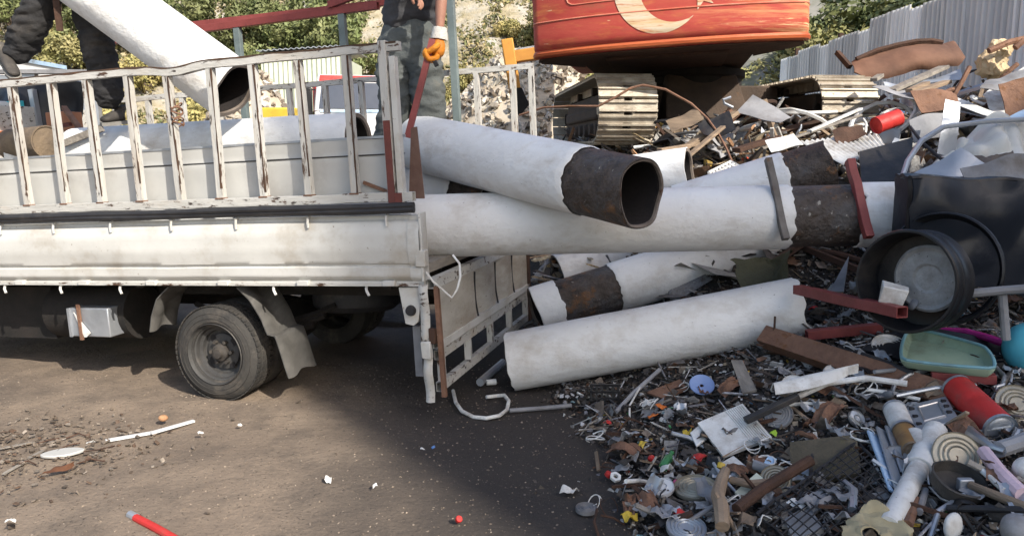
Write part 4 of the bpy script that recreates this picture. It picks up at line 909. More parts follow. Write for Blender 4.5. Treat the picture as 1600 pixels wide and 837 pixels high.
kinds = [('evergreen_tree', tree_proto(1, 1.9, 3.2, 5200, 0, .13, M['leafD'], 'evergreen_tree', .8), 'dense dark green tree growing on the sunlit hillside', 'dark green trees on the hillside'),
         ('dry_bush', tree_proto(2, 1.5, 1.5, 3600, 0, .11, M['leafO'], 'dry_bush', .2), 'ochre dry bush growing on the hillside between the trees', 'ochre bushes on the hillside'),
         ('olive_tree', tree_proto(3, 1.7, 2.4, 4200, 0, .12, M['leafG'], 'olive_tree', .5), 'olive green rounded tree growing on the hillside', 'olive green trees on the hillside')]
random.seed(5); used = set(); placed = []
def put_tree(k, x, y, s, z=None, where=False):
    nm, pr, lb, gr = kinds[k]
    o = pr if k not in used else copy_tree(pr); used.add(k)
    o.location = (x, y, (hillz(x, y) if z is None else z)-.15); o.rotation_euler = (0, 0, random.uniform(0, 6.28)); o.scale = (s, s, s*random.uniform(.85, 1.15))
    px = 800+FPX*x/y
    if where:
        for lim, wd in ((140, 'behind the legs of the worker in black trousers'), (330, 'above the lifted white pipe'), (470, 'behind the left part of the red rail'), (590, 'behind the right part of the red rail'), (715, 'behind the man with the orange glove'), (840, 'left of the red excavator'), (9999, 'behind the red excavator')):
            if px < lim: lb = lb.split(' growing')[0]+' on the hillside '+wd; break
    tag(o, lb, 'bush' if k == 1 else 'tree', gr)
def cand(k, px, py, y, s): q = P(px, py, y); put_tree(k, q.x, y, s)
for i in range(330):
    y = random.uniform(27, 37); x = random.uniform(-.78, .5)*y
    if x > .32*y or any((x-a)**2+(y-b)**2 < 1.15**2 for a, b in placed): continue
    if y > 40: continue
    bare = noise.noise(Vector((x*.25, y*.25, 9))) > (.0 if -7 < x < 1 else .32)
    if bare: continue
    placed.append((x, y))
    t = noise.noise(Vector((x*.16, y*.16, 20))); k = 0 if (t > .02 and y > 31 and x < -3) else (1 if (t < -.05 or y < 30) else 2)
    put_tree(k, x, y, random.uniform(.5, .95), None, True)
for x, y, s in ((9.6, 19, .8), (9.3, 16.5, .7), (10.3, 22, 1.0), (8.6, 21.5, .9), (8.2, 23.5, .7), (11.5, 20, 1.1), (9.4, 24.5, 1.0), (7.2, 24, .7)): put_tree(2 if s < .95 else 0, x, y, s*1.1, 2.2)
terrain('rock_bank', list(np.arange(5, 30, .7)), list(np.arange(20.6, 34, .7)), lambda x, y: min(max(0, (y-21)*1.0), 11)*min(1, (x-5)/2.5)+1.2*noise.noise(Vector((x*.35, y*.35, 6)))+.5*noise.noise(Vector((x, y, 1)))+(1.6 if y > 21.5 else 1), mat('grey_rock', (.24, .23, .21), (.15, .15, .13), .8, .9, bump=1, bs=3, dirt=.4, dc=(.1, .11, .05), ds=.8))
# ================================================================ things behind the truck
M['rub'] = mat('pale_rubble', (.55, .48, .38), (.4, .34, .26), 2, .9, bump=.8, bs=6)
def mound(x, y): 
    f = 2.6*math.exp(-((x-.6)/2.4)**2-((y-16)/2.2)**2)+2.75*math.exp(-((x+6.1)/1.5)**2-((y-18)/1.6)**2)+1.2*math.exp(-((x+1)/2.5)**2-((y-18)/2)**2)
    return f*1.25+.16*noise.noise(Vector((x*1.6, y*1.6, 8)))*min(1, f)+.02
terrain('rubble_mound', list(np.arange(-9.5, 6, .22)), list(np.arange(11.5, 23, .22)), lambda x, y: mound(x, y)-.05, M['rub'])
n = 9000; p_ = []
while len(p_) < n:
    x, y = random.uniform(-9, 5.5), random.uniform(12, 19.5); z = mound(x, y)
    if z > .25: p_.append((x, y, z))
stuff('rubble', np.array(p_), sz(n, .03, .2, .5), [(.56, .5, .4), (.62, .57, .47), (.48, .4, .3), (.4, .34, .27), (.64, .6, .54), (.5, .44, .36), (.2, .16, .12)], M['bits'], .9)
M['ltgreen'] = mat('pale_green_sheet', (.6, .62, .5), (.5, .54, .42), 2, .55, rust=.08, bump=.1)
sh = empty('corrugated_shed', P(470, 130, 22), 'pale green corrugated metal shed behind the truck', 'shed')
q0, q1 = P(408, 100, 22), P(536, 100, 22); zt0 = P(470, 80, 22).z
def shedf(u, v): return (q0.x+(q1.x-q0.x)*u, 22+.03*math.sin(u*2*math.pi*17), .2+(zt0-.1+.3*(1-abs(2*u-.55))*0+.25*u-.2)*v)
MB().grid(shedf, 136, 3).build('wall', M['ltgreen'], sh, world=True)
MB().bb(q0.x+.05, q1.x-.05, 22.06, 25, .2, zt0-.12).build('side_wall', M['ltgreen'], sh, world=True)
MB().grid(lambda u, v: (q0.x-.1+(q1.x-q0.x+.2)*u, 21.9+3.3*v, zt0+.16*u+.05*v+.02*math.sin(u*100)), 100, 3, .02).build('roof', M['galv'], sh, world=True)
# white truck far behind
M['cabw'] = mat('white_truck_paint', (.66, .66, .66), (.6, .6, .6), 3, .35); M['glass'] = mat('dark_windscreen', (.03, .04, .06), (.05, .06, .08), 1, .12, spec=.8)
bx = P(556, 190, 15).x
bt = empty('tipper_truck', Matrix.Translation((bx, 15, .75)) @ Matrix.Rotation(R(12), 4, 'Z') @ Matrix.Diagonal((.78, .78, .78, 1)), 'white cabbed truck with a red roof stripe parked beyond the flatbed', 'truck')
b_ = MB().bb(-1, 1, 0, 1.7, .9, 2.1).add([(-1, 0, 2.1), (1, 0, 2.1), (1, 1.7, 2.1), (-1, 1.7, 2.1), (-.9, .28, 3.0), (.9, .28, 3.0), (.9, 1.7, 3.0), (-.9, 1.7, 3.0)], [(4, 5, 6, 7), (0, 1, 5, 4), (1, 2, 6, 5), (2, 3, 7, 6), (3, 0, 4, 7)])
b_.build('cab', M['cabw'], bt, bev=.06)
MB().add([(-.88, .0, 2.16), (.88, .0, 2.16), (.8, .22, 2.8), (-.8, .22, 2.8)], [(0, 1, 2, 3)]).xf(Matrix.Translation((0, -.015, 0))).build('windscreen', M['glass'], bt)
MB().add([(-.86, .22, 2.83), (.86, .22, 2.83), (.84, .27, 2.98), (-.84, .27, 2.98)], [(0, 1, 2, 3)]).xf(Matrix.Translation((0, -.015, 0))).build('roof_stripe', M['cred'], bt)
MB().bb(-.86, .86, -.02, .0, 2.06, 2.13).build('sun_strip', M['clblue'], bt)
MB().bb(1.0, 1.01, .35, 1.2, 2.15, 2.75).build('side_window', M['glass'], bt); MB().bb(-1.01, -1, .35, 1.2, 2.15, 2.75).build('side_window', M['glass'], bt)
for s in (-1, 1):
    MB().bb(s*1.12-.09, s*1.12+.09, -.12, -.02, 1.95, 2.65).build('mirror', M['bplast'], bt, bev=.03)
    MB().beam((s*.95, .05, 2.6), (s*1.12, -.05, 2.6), .03, .03).build('mirror_arm', M['bplast'], bt)
MB().bb(-.95, .95, -.1, .1, .55, .85).build('bumper', M['gplast'], bt, bev=.03)
MB().bb(-.8, .8, -.02, 0, 1.1, 1.5).build('grille', M['bplast'], bt)
for s in (-.75, .75): MB().bb(s-.17, s+.17, -.03, .01, .95, 1.15).build('headlight', M['clblue'], bt, bev=.02)
MB().bb(-1.1, 1.1, 1.9, 5.6, 1.0, 2.9).build('tipper_body', M['cred'], bt, bev=.04)
for s in (-1, 1):
    for yy in (.75, 3.6, 4.7): MB().lathe([(.2, -.14), (.42, -.14), (.46, -.1), (.46, .1), (.42, .14), (.2, .14)], (s*.9, yy, .46-.44), (1, 0, 0), 24, closed=True).build('wheel', M['tyre'], bt)
# orange digger boom
M['digger'] = mat('orange_digger_paint', (.55, .26, .05), (.45, .2, .04), 3, .6, rust=.15, bump=.1)
dg = empty('digger', (1.0, 13.4, 0), 'orange digger with a bent arm working on the pale rubble', 'digger')
q = lambda a, b: P(a, b, 13.2)
MB().beam(q(792, 62), q(806, 150), .2, .24, up=(0, 1, 0)).build('stick', M['digger'], dg, world=True, bev=.02)
MB().beam(q(787, 92), q(905, 74), .2, .22, up=(0, 1, 0)).build('boom', M['digger'], dg, world=True, bev=.02)
MB().beam(q(812, 78), q(905, 62), .05, .05).build('ram', M['chrome'], dg, world=True)
MB().poly([q(796, 140), q(815, 140), q(826, 165), q(812, 182), q(798, 168)], .4).build('bucket', M['chassis'], dg, world=True)
b0 = q(1075, 120); MB().bb(b0.x-.6, b0.x+1.2, 13.6, 15.4, 1.2, 2.5).build('house', M['digger'], dg, world=True, bev=.06)
for s in (0, 1.6): MB().bb(b0.x-1.0, b0.x+1.6, 13.4+s, 13.9+s, .3, 1.0).build('track', M['chassis'], dg, world=True, bev=.2)
# container, far bits on the left
q0, q1 = P(20, 104, 16.5), P(97, 104, 16.5); zt0 = P(70, 86, 14).z; zb_ = P(70, 106, 14).z
ct = empty('site_cabin', ((q0.x+q1.x)/2, 14.5, 0), 'white site cabin with a pale blue roof edge far behind the truck', 'cabin')
MB().bb(q0.x-.9, q1.x, 14, 16.5, .1, zt0).build('wall', M['cabw'], ct, world=True); MB().bb(q0.x-1, q1.x+.04, 13.95, 16.6, zt0, zt0+.08).build('roof', M['clblue'], ct, world=True)
MB().bb(q0.x-.6, q0.x-.1, 13.98, 14, zt0-.9, zt0-.3).build('window', M['glass'], ct, world=True)
q0, q1 = P(-40, 130, 11.5), P(150, 120, 11.5)
gw = empty('site_wall', ((q0.x+q1.x)/2, 11.6, 0), 'low grey site wall behind the cab end of the load', 'wall')
for k in range(6):
    xa = q0.x+(q1.x-q0.x)*k/6; MB().bb(xa+.006, xa+(q1.x-q0.x)/6-.006, 11.5, 11.6, 0, q1.z+.02*(k % 3)).build('wall_panel', M['galv'], gw, world=True)
MB().bb(q0.x, q1.x+.02, 11.46, 11.64, q1.z+.045, q1.z+.1).build('wall_cap', M['gplast'], gw, world=True)
thing('tall_yellow_skip', 'yellow skip end glimpsed through the rack near the far truck', 'skip', MB().bb(P(398, 180, 14).x, P(460, 180, 14).x, 14, 15.5, 0, P(430, 168, 14).z), M['cyellow'], bev=.03)
# ================================================================ unseen hall, shaped to cast the shade, behind and right of the camera
az = Vector((SUN.x, SUN.y, 0)).normalized(); per = Vector((az.y, -az.x, 0))   # per points right when looking along -az
DS = 24.0
c0 = Vector((-.55, 3.85, 0))+az*DS                      # left corner of the hall's wall
M['shedw'] = mat('shed_sheet', (.3, .3, .3), (.25, .25, .26), 2, .6)
sd_ = empty('shade_hall', c0, 'unseen grey sheet metal hall, its sloping roof shaped to shade the scrap heap', 'hall')
sidev = per if per.x > 0 else -per
rise = SUN.z/math.hypot(SUN.x, SUN.y)
uc = -(c0.x*az.x+c0.y*az.y)
def hall_h(t): return (6.0-.57*min(t, 4.1)) - rise*uc
def shw(u, v):
    t = u*u*34; p = c0+sidev*t; k = .04*math.sin(t*20); return (p.x+az.x*k, p.y+az.y*k, -.1+v*(hall_h(t)+.1))
MB().grid(shw, 260, 1, .1).build('wall', M['shedw'], sd_, world=True)
rf = lambda u, v: (lambda p: (p.x, p.y, hall_h(u*34)-.15))(c0+sidev*(u*34)+az*(.2+v*9))
MB().grid(rf, 60, 1, .1).build('roof', M['shedw'], sd_, world=True)
MB().grid(lambda u, v: (lambda p: (p.x, p.y, -.1+v*(hall_h(0)-.1)))(c0+az*(9*u+.1)+sidev*.02), 6, 1, .1).build('side_wall', M['shedw'], sd_, world=True)

def fringe(seed, t, hh):  # leafy column added out of view to soften the hall's shade edge
    q = c0-sidev*t; tp = tree_proto(seed, .95, hh*.8, 4200, 0, .17, M['leafG'], 'shade_edge_tree', hh*.2)
    tp.location = (q.x, q.y, -.1); return tp
tag(fringe(9, -.8, hall_h(0)+1.5), 'tall slender poplar tree growing at the corner of the tall grey hall', 'tree')
# ================================================================ scrap one can pick out, right hand heap
def HZ(px, py, dz=0.0):                                # point on the mound, lifted by dz
    q = H(px, py); return Vector((q.x, q.y, q.z+dz))
def hp(pts, dz=.03, flat=None):                        # outline in picture order laid on the mound
    return [HZ(a, b, dz) for a, b in pts]
def plate(name, label, cat, quad, th, m, dz=.04, **k):
    # quad: four picture corners; the plate lies in the plane fitted through the mound below them
    q = hp(quad, dz); c = sum(q, Vector())/len(q); n = Vector()
    for i in range(len(q)): n += (q[i]-c).cross(q[(i+1) % len(q)]-c)
    n.normalize(); n = n if n.z > 0 else -n; n = (n+Vector((0, -.25, .15))).normalized()
    out = []
    for a, b in quad:
        d = ray(a, b); o = Vector((0, 0, CAMH)); t = (c-o).dot(n)/d.dot(n); out.append(o+d*t)
    nn = Vector()
    for i in range(len(out)): nn += (out[i]-c).cross(out[(i+1) % len(out)]-c)
    if nn.dot(n) < 0: out = out[::-1]
    return thing(name, label, cat, MB().poly(out, th), m, **k), out, n
_P = P
def P(px, py, y=None, z=None):                         # as before, but never inside the scrap mound
    q = _P(px, py, y, z)
    if y is not None and q.z < heap(q.x, q.y)+.045: q = H(px, py, .045)
    return q
# beams and bars
def channel(p0, p1, w_, h, t, up=(0, 0, 1)):
    p0, p1 = Vector(p0), Vector(p1); a, d, u = frame(p1-p0, up); mb = MB()
    mb.beam(p0, p1, w_, t, up); mb.beam(p0-u*(h/2-t/2)+a*(w_/2-t/2), p1-u*(h/2-t/2)+a*(w_/2-t/2), t, h, up); mb.beam(p0-u*(h/2-t/2)-a*(w_/2-t/2), p1-u*(h/2-t/2)-a*(w_/2-t/2), t, h-.002, up)
    return mb
a, b = P(1190, 520, 4.72), P(1500, 622, 3.95)
thing('channel_beam', 'rusty brown steel channel leaning against the lowest white pipe', 'beam', channel(a, b, .12, .1, .012, up=(.1, -1, .35)).jitter(.004, 9), M['rust'], bev=.003)
a = P(1211, 494, 4.7); thing('bent_hook', 'thin bent iron hook standing at the end of the rusty channel', 'hook', MB().tube([a, P(1210, 512, 4.68), P(1204, 530, 4.66), P(1192, 540, 4.66), P(1182, 538, 4.66)], .007, 6), M['rustd'])
sq = [('upper long dark red square tube lying across the drum mouth', (1246, 452, 4.8), (1410, 488, 3.82), .065),
      ('short dark red square tube below the longer one, beside the broken pipe', (1260, 523, 4.72), (1377, 512, 4.75), .065),
      ('small dark red square tube stub under the chrome hoop', (1455, 587, 4.3), (1556, 592, 4.25), .055)]
for lb, p0, p1, w_ in sq: thing('square_tube', lb, 'steel tube', MB().sqtube(P(*p0), P(*p1), w_, w_*.9, .005, n=5, jit=.002), M['red'], 'red square tube offcuts', bev=.003)
thing('square_tube', 'dark grey square tube leaning on the level pipe left of the bare band', 'steel tube', MB().sqtube(P(1200, 248, 4.88), P(1228, 374, 4.63), .042, .045, .006, n=6, jit=.003, up=(0, 1, 0)), mat('dark_weathered_steel', (.17, .155, .14), (.1, .085, .075), 8, .65, rust=.3, rc=(.16, .09, .05), bump=.3), 'square bars over the level pipe', bev=.003)
thing('square_tube', 'red square tube leaning on the level pipe right of the bare band', 'steel tube', MB().sqtube(P(1328, 250, 4.86), P(1358, 371, 4.6), .052, .052, .006, n=6, jit=.003, up=(0, 1, 0)), M['red'], 'square bars over the level pipe', bev=.003)
# black steel drum with rings
dc = P(1412, 440, 3.95); ax = Vector((.80, .55, -.06)).normalized()
dr = empty('steel_drum', dc-Vector((0, 0, .33)), 'black steel drum lying open mouthed with rolled rims', 'drum')
S8 = lambda pr, k=.8: [(a*k, b*k) for a, b in pr]
MB().lathe(S8([(.305, .2), (.318, .02), (.325, .0), (.338, .0), (.345, .012), (.338, .02), (.33, .025), (.33, .09), (.336, .1), (.33, .11), (.328, .2), (.34, .215), (.343, .225), (.335, .235), (.0, .25), (0, .235), (.3, .225), (.305, .2)]), dc, ax, 56, wob=.02).build('shell', M['bplast'], dr, world=True, smooth=40)
MB().lathe(S8([(0, .17), (.1, .175), (.12, .16), (.22, .17), (.25, .15), (.27, .165), (.27, .18), (0, .2)], .66), dc+Vector((.045, -.06, .02)), ax+Vector((.0, .06, .03)), 40, wob=.03).build('inner_disc', mat('grimy_grey_disc', (.36, .36, .35), (.26, .26, .255), 7, .6, dirt=.6, dc=(.16, .145, .13), ds=5, bump=.3, spk=.2), dr, world=True, smooth=30)
MB().lathe(S8([(.39, -.02), (.402, -.012), (.405, 0), (.395, .008), (.385, 0), (.36, .05), (.355, .04)]), P(1470, 420, 4.22), Vector((.75, .6, -.1)), 48).build('rear_rim', M['bplast'], dr, world=True, smooth=40)
thing('foam_block', 'white foam block resting in the mouth of the black drum', 'block', MB().box(P(1396, 459, 3.98), (.12, .08, .095), Euler((.25, .2, -.4)).to_matrix()).jitter(.014, 11), M['wplast'], bev=.005)
thing('round_stone', 'dark grey stone beside the white foam block in the drum', 'stone', skin({'a': (P(1424, 474, 4.0), .045), 'b': (P(1432, 478, 4.0), .04)}, [('a', 'b')]).jitter(.015, 12), M['gplast'])
# large dark tub with a bent steel lid
tb = [P(1415, 278, 4.42), P(1720, 292, 4.5), P(1710, 470, 4.45), P(1415, 440, 4.42)]
mb = MB()
def tubf(u, v):
    p = (tb[0].lerp(tb[1], u)).lerp(tb[3].lerp(tb[2], u), v); return p+Vector((.02*noise.noise(p*3), -.05*math.sin(u*3.1)*math.sin(v*3.1)+.05*noise.noise(p*2.5)-.06*abs(noise.noise(p*3.4+Vector((5, 0, 0)))), .03*noise.noise(p*4)))
bk_ = empty('plastic_tub', tb[3]-Vector((0, 0, .1)), 'big dark navy plastic tank standing behind the black drum', 'tank')
MB().grid(tubf, 40, 20, .03).build('front_wall', M['navy'], bk_, world=True)
MB().grid(lambda u, v: tubf(0, u)+Vector((-.0, .17*v, .01*v)), 8, 8).build('side_wall', M['navy'], bk_, world=True)
MB().grid(lambda u, v: tubf(u, 0)+Vector((0, .17*v-.01, .02+.01*v+.02*noise.noise(Vector((u*6, v*3, 0))))), 30, 10, .02).build('top', M['navy'], bk_, world=True)
MB().tube([tubf(u, 0)+Vector((0, -.01, .01)) for u in np.linspace(0, 1, 30)], .018, 7).build('rolled_rim', M['bplast'], bk_, world=True)
MB().tube([tubf(0, v)+Vector((-.0, -.01, 0)) for v in np.linspace(0, 1, 14)], .016, 7).build('corner_bead', M['bplast'], bk_, world=True)
MB().tube([tubf(.02+.17*math.sin(t), .0+.55*(1-math.cos(t))*.5+.02)+Vector((0, -.014, 0)) for t in np.linspace(0, 2.4, 16)], .008, 6).build('moulded_rib', M['bplast'], bk_, world=True)
# crumpled pale car body panel above the tank
q = [(1412, 282, 5.5), (1450, 215, 5.7), (1500, 192, 5.9), (1600, 188, 6.0), (1640, 230, 5.9), (1620, 290, 5.35), (1500, 282, 5.4)]
def panf(u, v):
    a_ = Vector(P(1410+ 250*u, 290-8*u, 5.45)); b_ = Vector(P(1430+190*u, 292-100*math.sin(min(1, u*1.6)*1.57), 6.0)); p = a_.lerp(b_, v)
    k = abs(noise.noise(p*2.6))+.6*abs(noise.noise(p*6+Vector((3, 0, 0))))
    return p+Vector((0, -.1*k, .16*k-.06))
cp = thing('car_body_sheet', 'crumpled pale grey car body panel lying over the dark tank', 'panel', MB().grid(panf, 60, 34, .006), M['white'], smooth=25)
cp = MB().tube([P(1409, 280, 5.42), P(1418, 252, 5.5), P(1440, 220, 5.6), P(1475, 198, 5.7), P(1540, 190, 5.75), P(1610, 186, 5.8)], .02, 8)
thing('arch_trim', 'curved greyish wheel arch trim over the dark tank', 'trim', cp, M['galv'])
# crate, corrugated sheet, perforated basket
cr = empty('black_crate', P(1380, 285, 5.9)-Vector((0, 0, .1)), 'black plastic crate with rows of slots beside the corrugated white sheet', 'crate')
c0_, c1_, c2_, c3_ = P(1342, 240, 6.1), P(1425, 218, 6.2), P(1415, 284, 5.75), P(1345, 290, 5.75)
MB().grid(lambda u, v: c0_.lerp(c1_, u).lerp(c3_.lerp(c2_, u), v), 4, 4, .02).build('side', M['bplast'], cr, world=True)
for row in (.2, .38, .62):
    mb = MB()
    for k in range(16):
        u = .05+.055*k
        if row == .62 and k > 9: continue
        f = lambda u, v: c0_.lerp(c1_, u).lerp(c3_.lerp(c2_, u), v)
        mb.beam(f(u, row)+Vector((0, -.012, .01)), f(u, row+.09)+Vector((0, -.012, .01)), .008, .006)
    mb.build('slot_row', M['gplast'], cr, world=True)
MB().tube([c0_, c1_, c2_], .016, 6).build('crate_rim', M['bplast'], cr, world=True)
c0_, c1_, c2_, c3_ = P(1250, 222, 6.55), P(1372, 210, 6.7), P(1386, 232, 6.3), P(1318, 258, 6.05)
def corr(u, v):
    p = c0_.lerp(c1_, u).lerp(c3_.lerp(c2_, u), v); return p+Vector((0, 0, .012*math.sin(u*2*math.pi*15)))
thing('corrugated_sheet', 'small white corrugated plastic sheet on the heap behind the bars', 'sheet', MB().grid(corr, 120, 6, .004), M['wplast'])
def perf(name, label, q, nu_, nv_, m, bar=.012):
    r_ = empty(name, q[3]-Vector((0, 0, .02)), label, 'basket'); f = lambda u, v: q[0].lerp(q[1], u).lerp(q[3].lerp(q[2], u), v)
    mb = MB()
    for k in range(nu_+1): mb.beam(f(k/nu_, 0), f(k/nu_, 1), bar, bar)
    for k in range(nv_+1): mb.beam(f(0, k/nv_)+Vector((0, 0, .001)), f(1, k/nv_)+Vector((0, 0, .001)), bar*1.4, bar*.9)
    o = mb.build('grid', m, r_, world=True); MB().tube(q+[q[0]], bar*.9, 6).build('rim', m, r_, world=True); return r_
perf('perforated_basket', 'white perforated plastic basket lying behind the long level pipe', [P(1108, 270, 6.4), P(1142, 253, 6.5), P(1170, 268, 6.3), P(1122, 294, 6.1)], 7, 5, M['wplast'], .02)
def bent_sheet(name, label, q, m, amp=.04, seed=0, grp=None, cat='sheet', th=.006):
    q = [Vector(x) for x in q]
    def f(u, v): p = q[0].lerp(q[1], u).lerp(q[3].lerp(q[2], u), v); return p+Vector((0, -.3, 1))*amp*(noise.noise(p*2.2+Vector((seed, 0, 0)))+.4*noise.noise(p*6))
    return thing(name, label, cat, MB().grid(f, 24, 14, th), m, grp)
bent_sheet('steel_sheet', 'bent silver steel sheet propped on the heap before the right track', [P(1150, 178, 7.25), P(1176, 150, 7.4), P(1236, 184, 7.1), P(1218, 192, 6.9)], M['gplast'], .02)
bent_sheet('steel_sheet', 'long dark grey folded sheet sloping down from the right track', [P(1362, 138, 7.6), P(1380, 132, 7.8), P(1562, 178, 6.9), P(1540, 186, 6.7)], M['gplast'], .03, 2)
bent_sheet('steel_sheet', 'long pale strip of sheet edging the dark folded sheet', [P(1480, 158, 7.0), P(1492, 152, 7.1), P(1572, 183, 6.7), P(1560, 190, 6.6)], M['wplast'], .01, 4)
bent_sheet('steel_sheet', 'pale blue-grey crumpled sheet at the edge of the heap', [P(1565, 190, 6.2), P(1600, 172, 6.3), P(1650, 195, 6.1), P(1575, 232, 5.9)], M['clblue'], .03, 5)
bent_sheet('steel_sheet', 'silver torn sheet rising at the top of the heap near the foam', [P(1535, 150, 7.2), P(1610, 95, 7.6), P(1650, 150, 7.0), P(1560, 182, 6.8)], M['wplast'], .08, 7)
bent_sheet('steel_sheet', 'dark grey crumpled sheet at the heap top below the foam', [P(1540, 125, 7.0), P(1640, 100, 7.1), P(1640, 150, 6.8), P(1530, 140, 6.8)], M['gplast'], .06, 8)
thing('foam_lump', 'yellowish torn insulation foam on the heap by the fence', 'foam', skin({'a': (P(1545, 82, 7.6), .12), 'b': (P(1575, 72, 7.6), .09), 'c': (P(1540, 110, 7.5), .1), 'd': (P(1580, 105, 7.4), .1)}, [('a', 'b'), ('a', 'c'), ('c', 'd')], 3).jitter(.06, 9).jitter(.03, 25), mat('torn_foam', (.6, .48, .3), (.45, .33, .2), 6, .95, bump=.8))
for k, (a, b, r_, lb) in enumerate((((1545, 80), (1604, 60), .03, 'thick brown rusty rod jutting out of the foam'), ((1586, 75), (1604, 62), .03, 'short brown rod crossing the foam top'), ((1590, 100), (1560, 128), .022, 'brown rod leaning down from the foam'), ((1490, 150), (1515, 105), .022, 'brown rod leaning up from the dark folded sheet'), ((1470, 148), (1496, 140), .02, 'short brown rod stub before the heap top'))):
    thing('rusty_rod', lb, 'rod', MB().tube([P(*a, 7.3), P((a[0]+b[0])/2+3, (a[1]+b[1])/2-4, 7.3), P(*b, 7.35)], r_, 7), M['rust'], 'rusty rods by the foam')
XS = [('crumpled silver sheet of metal above the dark tank', [(1430, 262), (1500, 236), (1545, 262), (1470, 284)], 5.0, 'galv'), ('torn grey metal sheet hanging over the edge of the dark tank', [(1500, 262), (1610, 240), (1620, 300), (1520, 300)], 4.6, 'gplast'),
      ('bent silver strip standing on the heap right of the orange-red can', [(1478, 150), (1502, 152), (1490, 250), (1462, 246)], 6.0, 'galv'), ('rusty folded plate on the heap behind the bent silver strip', [(1420, 150), (1490, 132), (1500, 165), (1440, 176)], 7.0, 'rust'),
      ('grey dented plate between the orange-red can and the arch trim', [(1420, 190), (1480, 176), (1500, 206), (1430, 215)], 6.3, 'gplast'), ('brown torn sheet at the right edge above the pale blue sheet', [(1560, 130), (1630, 120), (1640, 170), (1575, 175)], 6.4, 'rust'),
      ('long thin grey sheet strip under the rusted trough', [(1380, 128), (1500, 112), (1505, 122), (1390, 142)], 7.8, 'galv'), ('cream coloured board piece under the excavator', [(1040, 190), (1085, 172), (1100, 188), (1052, 205)], 7.2, 'wood'),
      ('dark creased sheet left of the silver steel sheet', [(1090, 185), (1140, 170), (1150, 200), (1100, 208)], 7.1, 'bplast'), ('rusty creased sheet below the corrugated white sheet', [(1215, 245), (1265, 235), (1275, 258), (1220, 265)], 6.2, 'rust'),
      ('pale creased plastic on the heap left of the corrugated sheet', [(1195, 222), (1240, 208), (1255, 228), (1205, 240)], 6.5, 'wplast'), ('dark plate end between the right track and the orange-red can', [(1300, 205), (1348, 190), (1356, 206), (1308, 222)], 6.6, 'rustd')]
for k_, (lb_, q_, y_, m_) in enumerate(XS): bent_sheet('metal_sheet', lb_, [P(a, b, y_-.12*(i_ > 1)) for i_, (a, b) in enumerate(q_)], M[m_], .09, 20+k_*3)
for k_, (lb_, a_, b_, w_, y_, m_) in enumerate((('pale board leaning on the heap left of the silver steel sheet', (1060, 238), (1150, 176), .09, 7.0, 'wood'), ('long whitish lath lying on the heap before the right track', (1190, 232), (1345, 180), .05, 6.8, 'woodg'), ('dark board end sticking out over the white perforated basket', (1150, 235), (1215, 215), .1, 6.7, 'rustd'), ('pale timber lying across the heap under the excavator', (1030, 235), (1110, 222), .08, 6.9, 'wood'), ('white upright lath on the heap beneath the right track', (1206, 200), (1207, 235), .035, 6.8, 'wplast'), ('tan timber leaning toward the orange bag', (1068, 250), (1130, 198), .06, 6.75, 'wood'), ('white tube lying toward the black crate', (1265, 205), (1345, 170), .05, 6.9, 'wplast'))):
    thing('timber', lb_, 'timber', MB().beam(P(*a_, y_), P(*b_, y_+.25), w_, w_*.4), M[m_], bev=.004)
# rusty trough
def pl_(K, u):
    s = u*(len(K)-1); i = min(int(s), len(K)-2); f = s-i; return (K[i][0]*(1-f)+K[i+1][0]*f, K[i][1]*(1-f)+K[i+1][1]*f)
KT = [(1330, 100), (1345, 90), (1370, 82), (1400, 76), (1430, 69), (1460, 68), (1475, 71), (1490, 66), (1500, 88)]; KB = [(1332, 114), (1350, 121), (1380, 124), (1410, 114), (1430, 110), (1460, 107), (1475, 104), (1490, 104), (1503, 94)]
def troughf(u, v):
    a_ = P(*pl_(KT, u), 8.5); b_ = P(*pl_(KB, u), 8.3); p = a_.lerp(b_, v); p.y -= .2*math.sin(v*2.6)*math.sin(.2+u*2.7)
    return p+Vector((0, .03*noise.noise(p*4), .015*noise.noise(p*6)))
thing('rusted_trough', 'long rusted iron trough lying on the heap in front of the fence', 'trough', MB().grid(troughf, 60, 20, .015), mat('brown_rust_skin', (.19, .1, .065), (.11, .06, .042), 2.5, .8, bump=.3, bs=14))
thing('rusted_rim_bar', 'dark curved rim bar along the rusted trough', 'bar', MB().tube([P(1338, 93, 8.45), P(1370, 79, 8.45), P(1400, 71, 8.45), P(1430, 65, 8.45), P(1455, 64, 8.45), P(1472, 67, 8.45)], .03, 6), M['rustd'])
thing('dark_post_stub', 'dark slanted post stub in front of the fence left of the trough', 'post', MB().beam(P(1308, 82, 8.8), P(1328, 105, 8.6), .05, .05), M['rustd'])
for k, (a, b, w_, y0, y1, lb) in enumerate((((1392, 142), (1475, 105), .12, 7.6, 8.0, 'wide dark plank sloping up under the rusted trough'), ((1420, 142), (1448, 130), .08, 7.4, 7.5, 'short pale plank by the dark sloping plank'), ((1365, 125), (1376, 118), .07, 7.7, 7.8, 'pale plank end beside the right track'), ((1430, 145), (1480, 128), .1, 7.3, 7.5, 'brown broad board end on the heap top'))):
    thing('plank', lb, 'plank', MB().beam(P(*a, y0), P(*b, y1), w_, .035), M['woodg'] if k % 2 == 0 else M['wood'], 'planks on the heap top', bev=.004)
